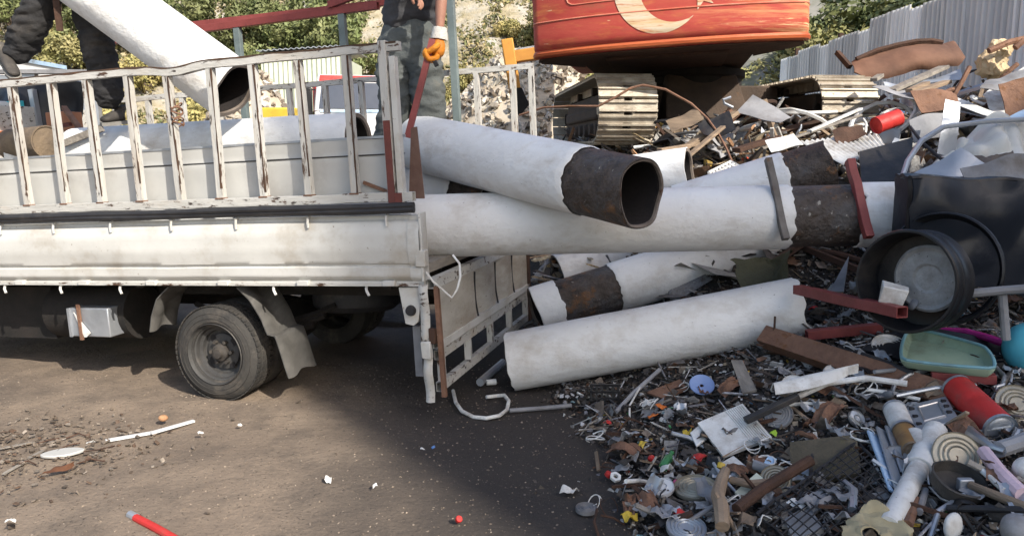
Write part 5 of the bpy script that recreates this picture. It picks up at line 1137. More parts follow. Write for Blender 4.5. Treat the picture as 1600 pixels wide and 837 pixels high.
# cable arching from the far rack over the left track to the heap
K = [(812, 180, 7.9), (850, 168, 7.8), (890, 166, 7.6), (935, 166, 7.45), (962, 152, 7.4), (985, 138, 7.4), (1005, 133, 7.4), (1040, 140, 7.3), (1080, 162, 7.2), (1105, 185, 7.1), (1122, 208, 7.0), (1135, 232, 6.8), (1146, 258, 6.55)]
thing('steel_cable', 'stiff brown steel cable arching over the left track down to the heap', 'cable', MB().tube([P(*k) for k in K], .012, 6), M['rust'])
thing('steel_cable', 'thin black bent rod beside the crumpled panel', 'rod', MB().tube([P(1422, 198, 5.9), P(1440, 222, 5.7), P(1470, 248, 5.5), P(1500, 252, 5.45)], .012, 6), M['black'])
thing('hook_rod', 'thin pale hooked rod sticking up beneath the excavator', 'rod', MB().tube([P(1145, 168, 7.2), P(1132, 162, 7.2), P(1130, 156, 7.2), P(1142, 152, 7.2)], .014, 6), M['galv'])
def can(name, label, a, b, r_, m, m2, cat='can', grp=None):
    a, b = Vector(a), Vector(b); L = (b-a).length; root = empty(name, a.lerp(b, .5)-Vector((0, 0, r_)), label, cat, grp)
    MB().lathe([(r_*.98, 0), (r_, L*.02), (r_, L*.48), (r_*.985, L*.5), (r_, L*.52), (r_, L*.98), (r_*.98, L)], a, b-a, 24, wob=.05).build('can_wall', m, root, world=True, smooth=50)
    for e in (0, 1):
        p, d = (a, a-b) if e == 0 else (b, b-a)
        MB().lathe([(0, .0), (r_*.6, .003), (r_*.75, -.004), (r_*.92, -.002), (r_*1.02, .008), (r_*1.02, -.01)], p, d, 24).build('can_end', m2, root, world=True, smooth=40)
    return root
can('red_can', 'crushed orange-red can on the heap before the right track', P(1370, 196, 6.7), P(1402, 184, 6.75), .075, M['cred'], M['cred'])
can('red_cylinder', 'scuffed red gas cylinder with a grey end lying at the heap edge', P(1496, 607, 4.15), P(1563, 670, 3.75), .075, M['cred'], M['galv'], 'cylinder')
can('spray_can', 'white and brown paper wrapped can leaning on the switch plate', P(1398, 640, 3.95), P(1412, 672, 3.85), .055, M['wplast'], M['galv'])
can('brown_bottle', 'brown tube continuing under the white wrapped can', P(1412, 674, 3.83), P(1428, 706, 3.72), .05, mat('amber_plastic', (.3, .17, .06), (.2, .11, .05), 8, .4), M['wood'])
def lid(name, label, px, py, r_, m, tilt=(0, 0), rings=3, cat='lid', grp='round tin lids on the heap', dz=.03):
    c = HZ(px, py, dz); n = Vector((tilt[0], tilt[1], 1)).normalized(); prof = [(0, .002)]
    for k in range(rings): t = .35+.55*k/max(1, rings); prof += [(r_*t, .002), (r_*(t+.05), .008), (r_*(t+.1), .002)]
    prof += [(r_*.97, .0), (r_, .008), (r_*1.02, .004), (r_*1.01, -.012)]
    return thing(name, label, cat, MB().lathe(prof, c, n, 36, wob=.03), m, grp, smooth=35)
lid('tin_lid', 'large ringed tin lid standing tilted beside the white tee pipe', 1496, 722, .105, M['lid'], (-.2, -1.4))
lid('tin_lid', 'ringed tin lid lying flat beside the small white oval lid', 1086, 770, .1, M['lid'], (-.12, -.12))
lid('tin_lid', 'ringed tin lid at the heap edge behind the red cylinder', 1590, 640, .1, M['lid'], (-.3, -1.0))
lid('tin_lid', 'beige ringed lid half under the green tray', 1390, 550, .1, M['wplast'], (-.1, -.6))
lid('tin_lid', 'ringed lid standing next to the lime green cap', 1212, 758, .07, M['lid'], (-.4, -1))
lid('tin_lid', 'dark ringed tin behind the ribbed white board', 1216, 656, .075, M['gplast'], (-.9, -.9))
lid('jar_lid', 'small white oval jar lid next to the flat tin lid', 1035, 770, .055, M['cabw'], (-.3, -.35), 1)
lid('tin_lid', 'silver round pot lid edge at the bottom of the heap', 1072, 834, .085, M['galv'], (.0, -.2))
lid('tin_lid', 'flat grey tin ring lying on the dark soil at the left of the heap', 916, 803, .05, M['gplast'], (0, 0), 2)
lid('bowl', 'small white bowl under the rusty channel', 1240, 608, .065, M['wplast'], (-.2, -.5), 1, 'bowl', 'white bowls')
lid('bowl', 'white bowl fragment leaning below the rusty channel', 1302, 593, .06, M['wplast'], (.2, -1.2), 1, 'bowl', 'white bowls')
lid('pot_base', 'round silver spoon-like ladle head by the dark pot', 1338, 662, .045, M['chrome'], (.6, -1.2), 1, 'ladle', None)
lid('grey_disc', 'dull brown oval disc leaning on the pale blue strips', 1402, 728, .07, M['gplast'], (-.7, -1.0), 1, 'disc', None)
# boards and plates
o, out, n_ = plate('ribbed_board', 'square white ribbed board lying tilted on the scrap', 'board', [(1090, 660), (1160, 630), (1206, 682), (1130, 712)], .018, M['wplast'], .07)
ww = MB()
for k in range(9):
    u = .62+.042*k; A_ = out[0].lerp(out[-1], u) if False else out[0].lerp(out[1], u); B_ = out[3].lerp(out[2], u); ww.beam(A_.lerp(B_, .03)+n_*.003, A_.lerp(B_, .97)+n_*.003, .006, .006, n_)
rb = ww.build('rib', M['wplast'], None); rb.parent = o; rb.matrix_parent_inverse = Matrix.Translation(-o.location)
thing('flat_bar', 'short black flat bar on the corner of the ribbed board', 'bar', MB().beam(HZ(1163, 685, .1), HZ(1245, 652, .12), .045, .03), M['black'], bev=.004)
plate('tile', 'small white ceramic tile lying below the ribbed board', 'tile', [(1121, 725), (1146, 711), (1172, 732), (1147, 747)], .016, M['wplast'], .04, bev=.003)
plate('tile', 'tiny white tile fragment at the left corner of the ribbed board', 'tile', [(1078, 675), (1092, 664), (1104, 684), (1088, 696)], .014, M['wplast'], .05, bev=.003)
plate('mossy_board', 'square brown mossy board behind the wire rack', 'board', [(1234, 690), (1338, 678), (1346, 738), (1236, 752)], .03, mat('mossy_board', (.12, .1, .07), (.075, .065, .045), 5, .9, bump=.8, dirt=.3, dc=(.2, .19, .08)), .05)
plate('paving_piece', 'square grey tile seen through the wire rack', 'tile', [(1226, 810), (1262, 788), (1286, 822), (1240, 845)], .03, M['gplast'], .03)
plate('plastic_sheet', 'wide flat black plastic panel under the green tray', 'panel', [(1345, 545), (1420, 505), (1640, 545), (1600, 610)], .02, M['bplast'], .05)
plate('wooden_lath', 'grey wooden slat standing below the lowest white pipe', 'slat', [(1142, 562), (1160, 562), (1182, 608), (1160, 614)], .015, M['woodg'], .06)
plate('brown_board', 'brown board half buried under the lowest white pipe', 'board', [(1010, 612), (1062, 592), (1075, 606), (1036, 622)], .015, M['rust'], .04)
plate('dark_shard', 'dark pointed sheet shard standing behind the red square tube', 'shard', [(1296, 455), (1326, 400), (1318, 455)], .012, M['gplast'], .25)
plate('green_strip', 'pale green perforated strip beside the wire rack', 'strip', [(1148, 768), (1182, 738), (1192, 746), (1160, 776)], .01, M['ltgreen'], .05)
plate('grey_strip', 'grey perforated strip by the twisted branch', 'strip', [(1134, 792), (1160, 776), (1168, 780), (1140, 806)], .01, M['gplast'], .05)
plate('blue_wrapper', 'pale blue torn wrapper standing beside the white tile', 'wrapper', [(1186, 735), (1200, 712), (1214, 716), (1196, 738)], .006, M['clblue'], .06)
# tray
tq = [P(1396, 584, 4.2), P(1412, 528, 4.42), P(1535, 562, 4.3), P(1552, 600, 4.02)]
def trayf(u, v):
    a_, b_ = 2*u-1, 2*v-1; k_ = 1-.09*a_*a_*b_*b_; u, v = .5+a_*k_*.5, .5+b_*k_*.5; m_ = max(abs(a_), abs(b_))
    p = tq[0].lerp(tq[3], u).lerp(tq[1].lerp(tq[2], u), v); return p+Vector((0, -.03, .035+.045*max(0, (m_-.84)/.16)**1.5))
tr = thing('tray', 'rounded pale green tray with a turquoise rim on the black panel', 'tray', MB().grid(trayf, 40, 24, .008), mat('algae_green_tray', (.33, .42, .3), (.24, .33, .24), 5, .5, dirt=.3, dc=(.12, .12, .07)))
rim = MB().tube([trayf(u, v)+Vector((0, 0, .004)) for u, v in [(t, 0) for t in np.linspace(.06, .94, 12)]+[(1, t) for t in np.linspace(.06, .94, 8)]+[(t, 1) for t in np.linspace(.94, .06, 12)]+[(0, t) for t in np.linspace(.94, .06, 8)]+[(.06, 0)]], .009, 7).build('rim', mat('faded_turquoise', (.2, .38, .42), (.15, .3, .33), 6, .5, dirt=.3), None)
rim.parent = tr; rim.matrix_parent_inverse = Matrix.Translation(-tr.location)
rod = lambda nm, lb, cat, pts, r_, m, grp=None: thing(nm, lb, cat, MB().tube([Vector(p) for p in pts], r_, 9), m, grp)
rod('magenta_rod', 'magenta plastic rod lying behind the green tray', 'rod', [P(1436, 515, 4.85), P(1510, 518, 4.8), P(1545, 528, 4.75), P(1585, 542, 4.65)], .022, M['cmag'])
rod('black_tube', 'black shiny tube lying along the front of the green tray', 'tube', [P(1312, 542, 4.6), P(1370, 562, 4.45), P(1428, 584, 4.3)], .018, M['black'])
thing('turquoise_ball', 'turquoise blue plastic ball at the right edge of the heap', 'ball', MB().lathe([(0, -.15), (.08, -.13), (.13, -.08), (.152, 0), (.13, .08), (.08, .13), (0, .15)], P(1614, 545, 4.35), (0, 0, 1), 28, wob=.05), mat('turquoise_plastic', (.1, .45, .55), (.08, .36, .45), 4, .45, dirt=.2), sub=1)
hoop = [(1393, 615), (1398, 600), (1420, 586), (1452, 576), (1490, 568), (1530, 568), (1556, 574), (1570, 588), (1566, 602), (1552, 606)]
rod('chrome_hoop', 'bent chrome hoop standing over the small red stub', 'hoop', [P(a, b, 4.12-.0003*(a-1393)) for a, b in hoop], .0125, M['chrome'])
rod('chrome_bar', 'chrome bar running from the hoop to the red cylinder', 'bar', [P(1400, 618, 4.1), P(1460, 606, 4.08), P(1525, 602, 4.0)], .013, M['chrome'])
rod('table_leg', 'grey perforated steel leg jutting in at the right edge', 'leg frame', [P(1508, 459, 3.9), P(1560, 454, 3.85), P(1640, 448, 3.8)], .024, M['gplast'])
rod('table_leg', 'grey upright steel leg below the perforated leg', 'leg frame', [P(1566, 458, 3.87), P(1572, 530, 3.87)], .022, M['gplast'])
# white trough moulding and strips
def moldf(u, v):
    p = P(1206, 640, 4.0).lerp(P(1338, 604, 4.15), u); s = .075*math.sin(math.pi*min(1, .12+u))**.5
    return p+Vector((0, (v-.5)*s*1.8, .1+.05*math.sin(v*math.pi)-.02*u))
thing('gutter_piece', 'long dirty white gutter moulding pointing at the rusty channel', 'gutter', MB().grid(moldf, 30, 8, .008), M['wplast'])
rod('white_strip', 'thin bent white strip below the gutter moulding', 'strip', [HZ(1225, 648, .07), HZ(1290, 632, .12), HZ(1350, 624, .12), HZ(1415, 628, .1)], .016, M['wplast'])
# white tee pipe
tee = empty('tee_pipe', HZ(1440, 730), 'white plastic drain pipe with a forked tee on top', 'pipe')
pa, pb, pc = P(1388, 822, 3.02), P(1440, 722, 3.35), P(1447, 705, 3.42)
MB().cyl(pa, pb, .042, n=20).build('pipe_wall', M['wplast'], tee, world=True, smooth=40)
MB().cyl(pb.lerp(pa, .1), pc, .056, n=20).cyl(pc.lerp(pb, .1), P(1428, 682, 3.5), .05, n=20).cyl(pc.lerp(pb, .1), P(1462, 672, 3.5), .052, n=20).build('tee_joint', M['wplast'], tee, world=True, smooth=40, bev=.004)
MB().lathe([(.058, -.01), (.062, 0), (.058, .012)], pb, pc-pb, 24).build('collar', M['wplast'], tee, world=True)
for p_, d_ in ((P(1428, 682, 3.5), P(1428, 682, 3.5)-pc), (P(1462, 672, 3.5), P(1462, 672, 3.5)-pc)):
    MB().disc(p_+d_.normalized()*.002, d_, .042, 18).build('bore', M['pipe_in'], tee, world=True)
# switch plate box
bq = [P(1412, 634, 4.0), P(1478, 618, 4.05), P(1500, 655, 3.85), P(1428, 674, 3.8)]
nb = (bq[1]-bq[0]).cross(bq[3]-bq[0]).normalized(); nb = nb if nb.z > 0 else -nb
pts_ = bq if ((bq[1]-bq[0]).cross(bq[3]-bq[0])).dot(nb) > 0 else bq[::-1]
swp = empty('switch_box', bq[3]-Vector((0, 0, .1)), 'grey enamelled metal box with a square recess and black clips', 'box')
MB().poly(pts_, .06).build('box_shell', M['galv'], swp, world=True, bev=.005)
f = lambda u, v: bq[0].lerp(bq[1], u).lerp(bq[3].lerp(bq[2], u), v)+nb*.003
MB().tube([f(.3, .2), f(.75, .2), f(.75, .75), f(.3, .75), f(.3, .2)], .006, 5).build('recess_frame', M['chrome'], swp, world=True)
for u, v in ((.14, .2), (.15, .5), (.16, .8), (.88, .2), (.88, .42), (.87, .66)): MB().box(f(u, v), (.022, .014, .016)).build('clip', M['black'], swp, world=True)
# wire rack
q = [P(1182, 803, 3.35), P(1340, 690, 3.85), P(1412, 768, 3.45), P(1262, 872, 3.05)]
wr = empty('wire_rack', q[3]-Vector((0, 0, .03)), 'black wire grill rack lying over the boards near the bottom edge', 'rack')
fw = lambda u, v: q[0].lerp(q[1], u).lerp(q[3].lerp(q[2], u), v)+Vector((0, 0, .03*math.sin(u*3)*math.sin(v*2)+.012*noise.noise(Vector((u*4, v*4, 0)))))
for k in range(11):
    MB().tube([fw(t, k/10) for t in np.linspace(0, 1, 8)], .0034, 5).build('long_wire', M['black'], wr, world=True)
for k in range(14):
    MB().tube([fw(k/13, t)+Vector((0, 0, .005)) for t in np.linspace(0, 1, 6)], .003, 5).build('cross_wire', M['black'], wr, world=True)
MB().tube([fw(t, 0) for t in np.linspace(0, 1, 8)]+[fw(1, t) for t in np.linspace(.1, 1, 6)], .008, 6).build('rack_rim', M['black'], wr, world=True)
rod('black_hoop', 'black curved handle wire beside the rack', 'handle', [P(1270, 700, 3.8), P(1266, 745, 3.6), P(1240, 790, 3.4), P(1205, 800, 3.35)], .008, M['black'])
rod('dark_branch', 'dark charred branch lying left of the wire rack', 'branch', [HZ(1150, 812, .05), HZ(1190, 790, .08), HZ(1235, 765, .09), HZ(1265, 750, .1)], .026, M['rustd'])
# blue-silver strips
for k, (a, b, lb) in enumerate((((1362, 676), (1398, 770), 'left silver blue profile strip standing by the brown tube'), ((1376, 670), (1410, 778), 'middle silver blue profile strip leaning on the oval disc'), ((1390, 668), (1416, 740), 'right silver blue profile strip behind the tee pipe'))):
    thing('profile_strip', lb, 'strip', MB().beam(P(*a, 3.9), P(*b, 3.55), .05, .012, up=(0, -1, .5)), M['galv'] if k else M['clblue'], 'silver profile strips', bev=.003)
# crumpled bag
mb = MB(); mb.grid(lambda u, v: P(1305+115*u, 850-52*v*math.sin(.4+u*2.4), 3.0+.25*v)+Vector((0, 0, .03)), 24, 14, .006); mb.jitter(.05, 9).jitter(.02, 24)
thing('crumpled_bag', 'crumpled beige plastic bag at the bottom of the heap', 'bag', mb, mat('beige_bag', (.42, .36, .22), (.3, .25, .15), 6, .5, bump=.3), smooth=20)
# pot with wooden handle
pot = empty('dented_pot', HZ(1500, 775), 'dark dented pot with a pale wooden handle', 'pot')
pc_ = HZ(1490, 775, .02); MB().lathe([(0, 0), (.08, .0), (.1, .02), (.105, .07), (.11, .075), (.102, .078), (.095, .03), (0, .012)], pc_, (.1, -.35, 1), 30, wob=.08).build('bowl', M['hub'], pot, world=True)
MB().tube([P(1516, 757, 3.3), P(1560, 775, 3.2), P(1610, 795, 3.1)], [.016, .018, .02], 10).build('handle', M['wood'], pot, world=True)
MB().box(P(1508, 756, 3.3), (.06, .03, .05)).build('handle_bracket', M['galv'], pot, world=True, bev=.005)
rod('pink_tube', 'pink plastic tube lying at the right edge', 'tube', [P(1538, 706, 3.6), P(1565, 740, 3.45), P(1598, 772, 3.3)], .03, M['cpale'])
rod('white_rod', 'thin white rod beside the pink tube', 'rod', [P(1535, 735, 3.45), P(1570, 766, 3.3)], .012, M['wplast'])
thing('white_jug', 'white rounded plastic jug half buried at the bottom right', 'jug', skin({'a': (P(1478, 818, 3.0), .06), 'b': (P(1500, 825, 3.0), .065)}, [('a', 'b')], 3), M['wplast'])
thing('white_jug', 'grey-white plastic bottle at the bottom right corner', 'bottle', skin({'a': (P(1560, 822, 3.0), .06), 'b': (P(1600, 830, 2.98), .07), 'c': (P(1625, 832, 2.98), .03)}, [('a', 'b'), ('b', 'c')], 3), M['gplast'])
thing('white_jug', 'pale rounded plastic bowl at the right edge beside the pink tube', 'bowl', skin({'a': (P(1600, 725, 3.5), .07), 'b': (P(1612, 745, 3.5), .06)}, [('a', 'b')], 3), M['wplast'])
rod('grey_hose', 'corrugated grey hose end under the red cylinder', 'hose', [P(1560, 702, 3.6), P(1585, 694, 3.6), P(1620, 680, 3.6)], .035, M['gplast'])
rod('spoon_shape', 'long dull steel ladle handle below the red cylinder', 'ladle', [P(1505, 660, 3.75), P(1520, 680, 3.7), P(1548, 698, 3.62), P(1570, 705, 3.6)], [.02, .03, .02, .014], M['chrome'])
rod('brown_pipe', 'short brown pipe standing right of the tee pipe', 'pipe', [P(1418, 820, 3.05), P(1430, 780, 3.2)], .02, M['rust'])
rod('grey_pipe', 'thin grey pipe beside the short brown pipe', 'pipe', [P(1436, 800, 3.1), P(1446, 765, 3.3)], .014, M['gplast'])
rod('thin_wire', 'thin pale wire looping right of the tee pipe', 'wire', [P(1448, 735, 3.4), P(1452, 760, 3.3), P(1470, 778, 3.2), P(1490, 786, 3.15)], .004, M['wplast'])
rod('black_bar', 'long black bar lying across the bottom right corner', 'bar', [P(1480, 793, 3.1), P(1620, 796, 3.05)], .014, M['black'])
# wood
rod('twisted_branch', 'pale twisted branch standing at the lower heap', 'branch', [HZ(1128, 840, .05), HZ(1126, 815, .07), HZ(1120, 800, .08), HZ(1126, 780, .09), HZ(1132, 766, .1)], [.03, .034, .03, .028, .022], M['wood'])
rod('flat_stick', 'pale split stick pointing right from the twisted branch', 'stick', [HZ(1140, 768, .06), HZ(1175, 776, .06), HZ(1215, 772, .07)], [.016, .022, .012], M['wood'])
rod('bottle_cap', 'small yellow cap on top of the twisted branch', 'cap', [HZ(1124, 766, .11), HZ(1126, 764, .13)], .018, M['cyellow'])
rod('iron_rod', 'thin iron rod lying left of the twisted branch', 'rod', [HZ(1050, 832, .02), HZ(1085, 818, .03), HZ(1118, 802, .04)], .01, M['gplast'])
rod('curved_wire', 'bent black wire near the red cap by the flat tin', 'wire', [HZ(1025, 800, .01), HZ(1032, 780, .03), HZ(1040, 772, .03)], .004, M['black'])
rod('grey_rod', 'grey rod lying on the dirt under the tailgate cable', 'rod', [P(796, 641, z=.02), P(850, 637, z=.02), P(893, 633, z=.03)], .014, M['gplast'])
rod('grey_pipe_offcut', 'grey pipe offcut on the ground between tailgate and lowest pipe', 'pipe', [P(750, 597, z=.04), P(786, 566, z=.05)], .03, M['galv'])
rod('white_piece', 'small white plastic elbow beside the grey pipe offcut', 'elbow', [P(760, 597, z=.03), P(775, 596, z=.03)], .022, M['wplast'])
rod('blue_black_rod', 'dark rod leaning under the left end of the lowest pipe', 'rod', [HZ(962, 648, .02), HZ(990, 625, .05), HZ(1030, 600, .1)], .014, M['gplast'])
cab = [(708, 610), (712, 628), (722, 642), (740, 651), (760, 653), (780, 649), (792, 640), (795, 626), (788, 617), (776, 618), (760, 620)]
rod('white_cable', 'loop of white cable lying on the ground by the tailgate', 'cable', [P(a, b, z=.015+.006*(i % 3)) for i, (a, b) in enumerate(cab)], .0125, M['wplast'])
# olive sack, dark crate, textile
thing('olive_sack', 'dirty olive sack squeezed under the long level pipe', 'sack', skin({'a': (P(1188, 405, 5.4), .17), 'b': (P(1222, 420, 5.4), .17), 'c': (P(1180, 425, 5.5), .14)}, [('a', 'b'), ('a', 'c')], 3).jitter(.05, 6).jitter(.015, 20), mat('olive_sacking', (.1, .095, .055), (.07, .065, .04), 5, .95, bump=.6))
mb = MB(); mb.grid(lambda u, v: P(1545+80*u, 245+42*v, 5.25)+Vector((0, .25*(1-v), 0)), 20, 10, .02); mb.jitter(.06, 7).jitter(.02, 20)
thing('grey_rag', 'crumpled grey brown rag lying over the edge of the dark tank', 'rag', mb, mat('dirty_rag', (.13, .11, .1), (.09, .075, .07), 6, .95, bump=.6), smooth=60)
c_ = HZ(945, 625, .0); ck = empty('dark_basket', c_, 'dark broken plastic basket below the lowest white pipe', 'basket')
for k in range(6): MB().beam(c_+Vector((-.09+.036*k, 0, 0)), c_+Vector((-.085+.034*k, .02, .1)), .012, .012).build('bar', M['bplast'], ck, world=True)
for z in (.01, .055, .1): MB().beam(c_+Vector((-.1, .003, z)), c_+Vector((.1, .003, z)), .014, .014).build('rail', M['bplast'], ck, world=True)
thing('blue_disc', 'blue plastic disc with a hole below the lowest white pipe', 'disc', MB().lathe([(.012, 0), (.02, .004), (.06, .006), (.075, .015), (.078, .01), (.07, -.005), (.012, -.004)], HZ(1096, 614, .05), (-.1, -.7, 1), 26, closed=True), mat('blue_plastic', (.25, .36, .62), (.2, .28, .5), 4, .4))
# small coloured bits
def lump(name, label, px, py, s, m, cat, dz=.02, ax=(1, .3, .2), ln=1.6):
    c = HZ(px, py, dz); d = Vector(ax).normalized()*s*ln*.5
    if cat in ('cap', 'stopper', 'ball'):
        r = s*.55; return thing(name, label, cat, MB().lathe([(0, -r*.6), (r, -r*.6), (r*1.02, r*.35), (r*.85, r*.55), (0, r*.6)], c, (ax[0]*.6, ax[1]*.6-.3, .8), 14, wob=.1), m)
    if cat not in ('stone', 'bottle', 'grip', 'handle'):
        an = random.uniform(0, 6.28); k = random.uniform(0, 50); a_ = Vector((math.cos(an), math.sin(an), random.uniform(-.2, .3))); b_ = Vector((-math.sin(an), math.cos(an), random.uniform(-.3, .5)))
        f = lambda u, v: c+a_*((u-.5)*s*2*(1-.35*v))+b_*((v-.5)*s*1.3)+Vector((0, 0, s*(.35*math.sin(u*3.1)+.6*noise.noise(Vector((u*2.2, v*2.2, k))))))
        return thing(name, label, cat, MB().grid(f, 9, 7, s*.06), m, smooth=25)
    return thing(name, label, cat, skin({'a': (c-d, s*.5), 'b': (c, s*.62), 'c': (c+d, s*.42)}, [('b', 'a'), ('b', 'c')], 2).jitter(s*.3, .6/s), m)
B_ = [('bottle_cap', 'pink cap between the white oval lid and the flat tin', 1056, 760, .03, 'cpink', 'cap'), ('bottle_cap', 'red cap beside the small white nut ring', 951, 746, .034, 'cred', 'cap'),
      ('red_grip', 'red plastic grip end on a black handle above the green bottle', 1018, 720, .035, 'cred', 'grip'), 
      ('yellow_tag', 'yellow plastic strip among the dark rubble', 1003, 700, .03, 'cyellow', 'strip'), ('orange_piece', 'orange plastic piece under the white crumpled foil', 1020, 655, .045, 'corange', 'plastic piece'),
      ('orange_piece', 'orange curved scrap behind the orange plastic piece', 1034, 640, .035, 'corange', 'plastic piece'), ('yellow_ring', 'yellow plastic ring at the left of the ribbed board', 1073, 680, .035, 'cyellow', 'ring'),
      ('red_ribbon', 'dark red plastic fold below the ribbed board', 1092, 719, .045, 'cred', 'plastic piece'), ('red_fold', 'red folded plastic near the bottom of the heap', 1073, 814, .05, 'cred', 'plastic piece'),
      ('yellow_knot', 'yellow and white knotted plastic by the curved wire', 985, 815, .04, 'cyellow', 'plastic piece'), ('paper_scrap', 'white paper scrap on the dark soil left of the heap', 891, 773, .05, 'wplast', 'paper'),
      ('red_rag', 'thin red strip on the dark rubble below the basket', 948, 665, .025, 'cred', 'strip'), ('foil', 'crumpled white foil below the lowest pipe', 1012, 635, .05, 'wplast', 'foil'),
      ('bottle_cap', 'lime green cap next to the standing ringed lid', 1192, 752, .03, 'clime', 'cap'), ('lime_piece', 'lime green bit beside the black flat bar', 1209, 683, .02, 'clime', 'plastic piece'),
      ('lime_piece', 'lime green bit beside the twisted branch', 1130, 808, .02, 'clime', 'plastic piece'), ('white_stopper', 'small white stopper near the green bottle', 978, 733, .022, 'wplast', 'stopper'),
      ('bone_piece', 'white bone shaped plastic at the left of the ribbed board', 1060, 640, .035, 'wplast', 'plastic piece'), ('stone', 'grey brown stone below the white tile', 1128, 745, .07, 'gplast', 'stone'),
      ('red_bit', 'bright red cap lying alone on the open dirt', 717, 813, .028, 'cred', 'cap'), ('blue_bit', 'small blue cap on the open dirt', 677, 700, .02, 'cblue', 'cap'),
      ('orange_stone', 'orange brown stone on the dirt behind the white strip', 255, 654, .04, 'corange', 'stone'), ('white_chip', 'white triangular chip on the open dirt', 513, 751, .024, 'wplast', 'chip'),
      ('white_chip', 'small white block between the oval plate and the white strip', 143, 693, .022, 'wplast', 'block'), ('white_chip', 'small pale chip right of the white triangular chip', 586, 760, .013, 'wplast', 'chip'),
      ('white_chip', 'pale bone-like chip at the left edge of the dirt', 18, 816, .022, 'wplast', 'chip'), ('white_chip', 'whitish curl on the dirt beside the wheel', 313, 678, .018, 'wplast', 'chip'),
      ('white_chip', 'white chip near the small blue cap', 660, 703, .014, 'wplast', 'chip'), ('white_chip', 'cream chip right of the strip on the dirt', 374, 666, .015, 'wplast', 'chip'),
      ('red_orange_bit', 'orange scrap in the dark gap behind the red square tube', 1272, 487, .04, 'cred', 'plastic piece'), ('pink_bag', 'pink plastic bag on the heap before the black crate', 1418, 213, .09, 'cpink', 'bag'),
      ('yellow_bit', 'yellow ball on the heap before the right track', 1239, 212, .04, 'cyellow', 'ball'), ('orange_bag', 'orange plastic bag on the heap under the excavator', 1103, 215, .12, 'corange', 'bag'),
      ('red_bag', 'red plastic piece on the heap below the steel sheet', 1180, 185, .08, 'cred', 'plastic piece'), ('yellow_tool', 'yellow handle sticking up beneath the excavator', 1140, 190, .06, 'cyellow', 'handle'), ('red_bag', 'red fabric scrap behind the white pipe end with the torn band', 1192, 260, .09, 'cred', 'fabric')]
for nm, lb, px, py, s, mk, ct in B_:
    if nm == 'orange_stone': m_ = mat('orange_sandstone', (.42, .24, .13), (.34, .18, .1), 8, .9, bump=.4)
    else: m_ = M[mk]
    lump(nm, lb, px, py, s, m_, ct, .02 if px > 850 else .008, (random.uniform(-1, 1), random.uniform(-1, 1), random.uniform(-.2, .4)), random.uniform(1, 1.8))
thing('green_bottle', 'small green glass bottle lying above the flat tin', 'bottle', MB().lathe([(0, -.07), (.022, -.068), (.025, -.05), (.025, .02), (.012, .05), (.011, .075), (.013, .08), (0, .08)], HZ(1042, 728, .03), (.45, .8, .2), 14, wob=.08), mat('green_glass', (.06, .22, .08), (.04, .15, .06), 5, .2, dirt=.3, dc=(.3, .32, .28)))
thing('nut_ring', 'small white plastic ring nut by the red cap', 'ring', MB().lathe([(.014, 0), (.03, 0), (.03, .015), (.014, .015)], HZ(961, 752, .02), (.2, -.5, 1), 6, closed=True), M['wplast'])
# things on the open dirt
g0 = lambda a, b, z=.012: P(a, b, z=z)
thing('white_strip', 'long half of a broken white plastic strip on the dirt', 'strip', MB().beam(g0(165, 688), g0(246, 674), .026, .012), M['cabw'], 'broken white strip')
thing('white_strip', 'upper half of the broken white strip nearest the wheel', 'strip', MB().beam(g0(236, 676, .02), g0(303, 657), .026, .012), M['cabw'], 'broken white strip')
mb = MB(); c_ = g0(98, 708); mb.poly([c_+Vector((.1*math.cos(t)*(1+.12*math.sin(2*t)), .06*math.sin(t)+.02*math.cos(t), .012)) for t in np.linspace(0, 2*math.pi, 28)[:-1]], .016)
thing('oval_plate', 'oval whitish plate fragment lying on the dirt', 'plate', mb, M['board'], bev=.004)
mb = MB(); c_ = g0(92, 738)
mb.grid(lambda u, v: c_+Vector((-.08+.14*u, -.07+.12*u+(v-.5)*.075*math.sin(3.1*u**1.8), .015+.03*math.sin(v*3)*u)), 14, 6, .003).jitter(.014, 28)
thing('dead_leaf', 'curled brown dead leaf on the dirt', 'leaf', mb, mat('dead_leaf', (.12, .055, .03), (.08, .035, .02), 20, .9), smooth=60)
rd = empty('red_stick', g0(240, 822), 'faded red plastic stick with a grey tip at the bottom edge', 'stick')
MB().tube([g0(212, 808, .02), g0(245, 825, .02), g0(285, 848, .02)], .018, 10).build('shaft', M['cred'], rd, world=True); MB().tube([g0(203, 803, .02), g0(213, 808, .02)], .019, 10).build('tip', M['galv'], rd, world=True)
for k in range(7):
    a = random.uniform(0, 130); b_ = random.uniform(665, 725); L = random.uniform(25, 55)
    thing('twig', 'thin dark twig in the swept leaf litter', 'twig', MB().tube([g0(a, b_), g0(a+L*.5, b_-random.uniform(2, 8), .02), g0(a+L, b_-random.uniform(-4, 14))], .004, 5), M['rustd'], 'twigs in the leaf litter')
for a, b, c2, d2 in ((0, 700, 55, 690), (45, 715, 68, 703), (5, 740, 30, 726)):
    thing('pale_splinter', 'pale flat splinter in the swept leaf litter', 'splinter', MB().beam(g0(a, b), g0(c2, d2), .02, .006), M['woodg'], 'pale splinters in the leaf litter')
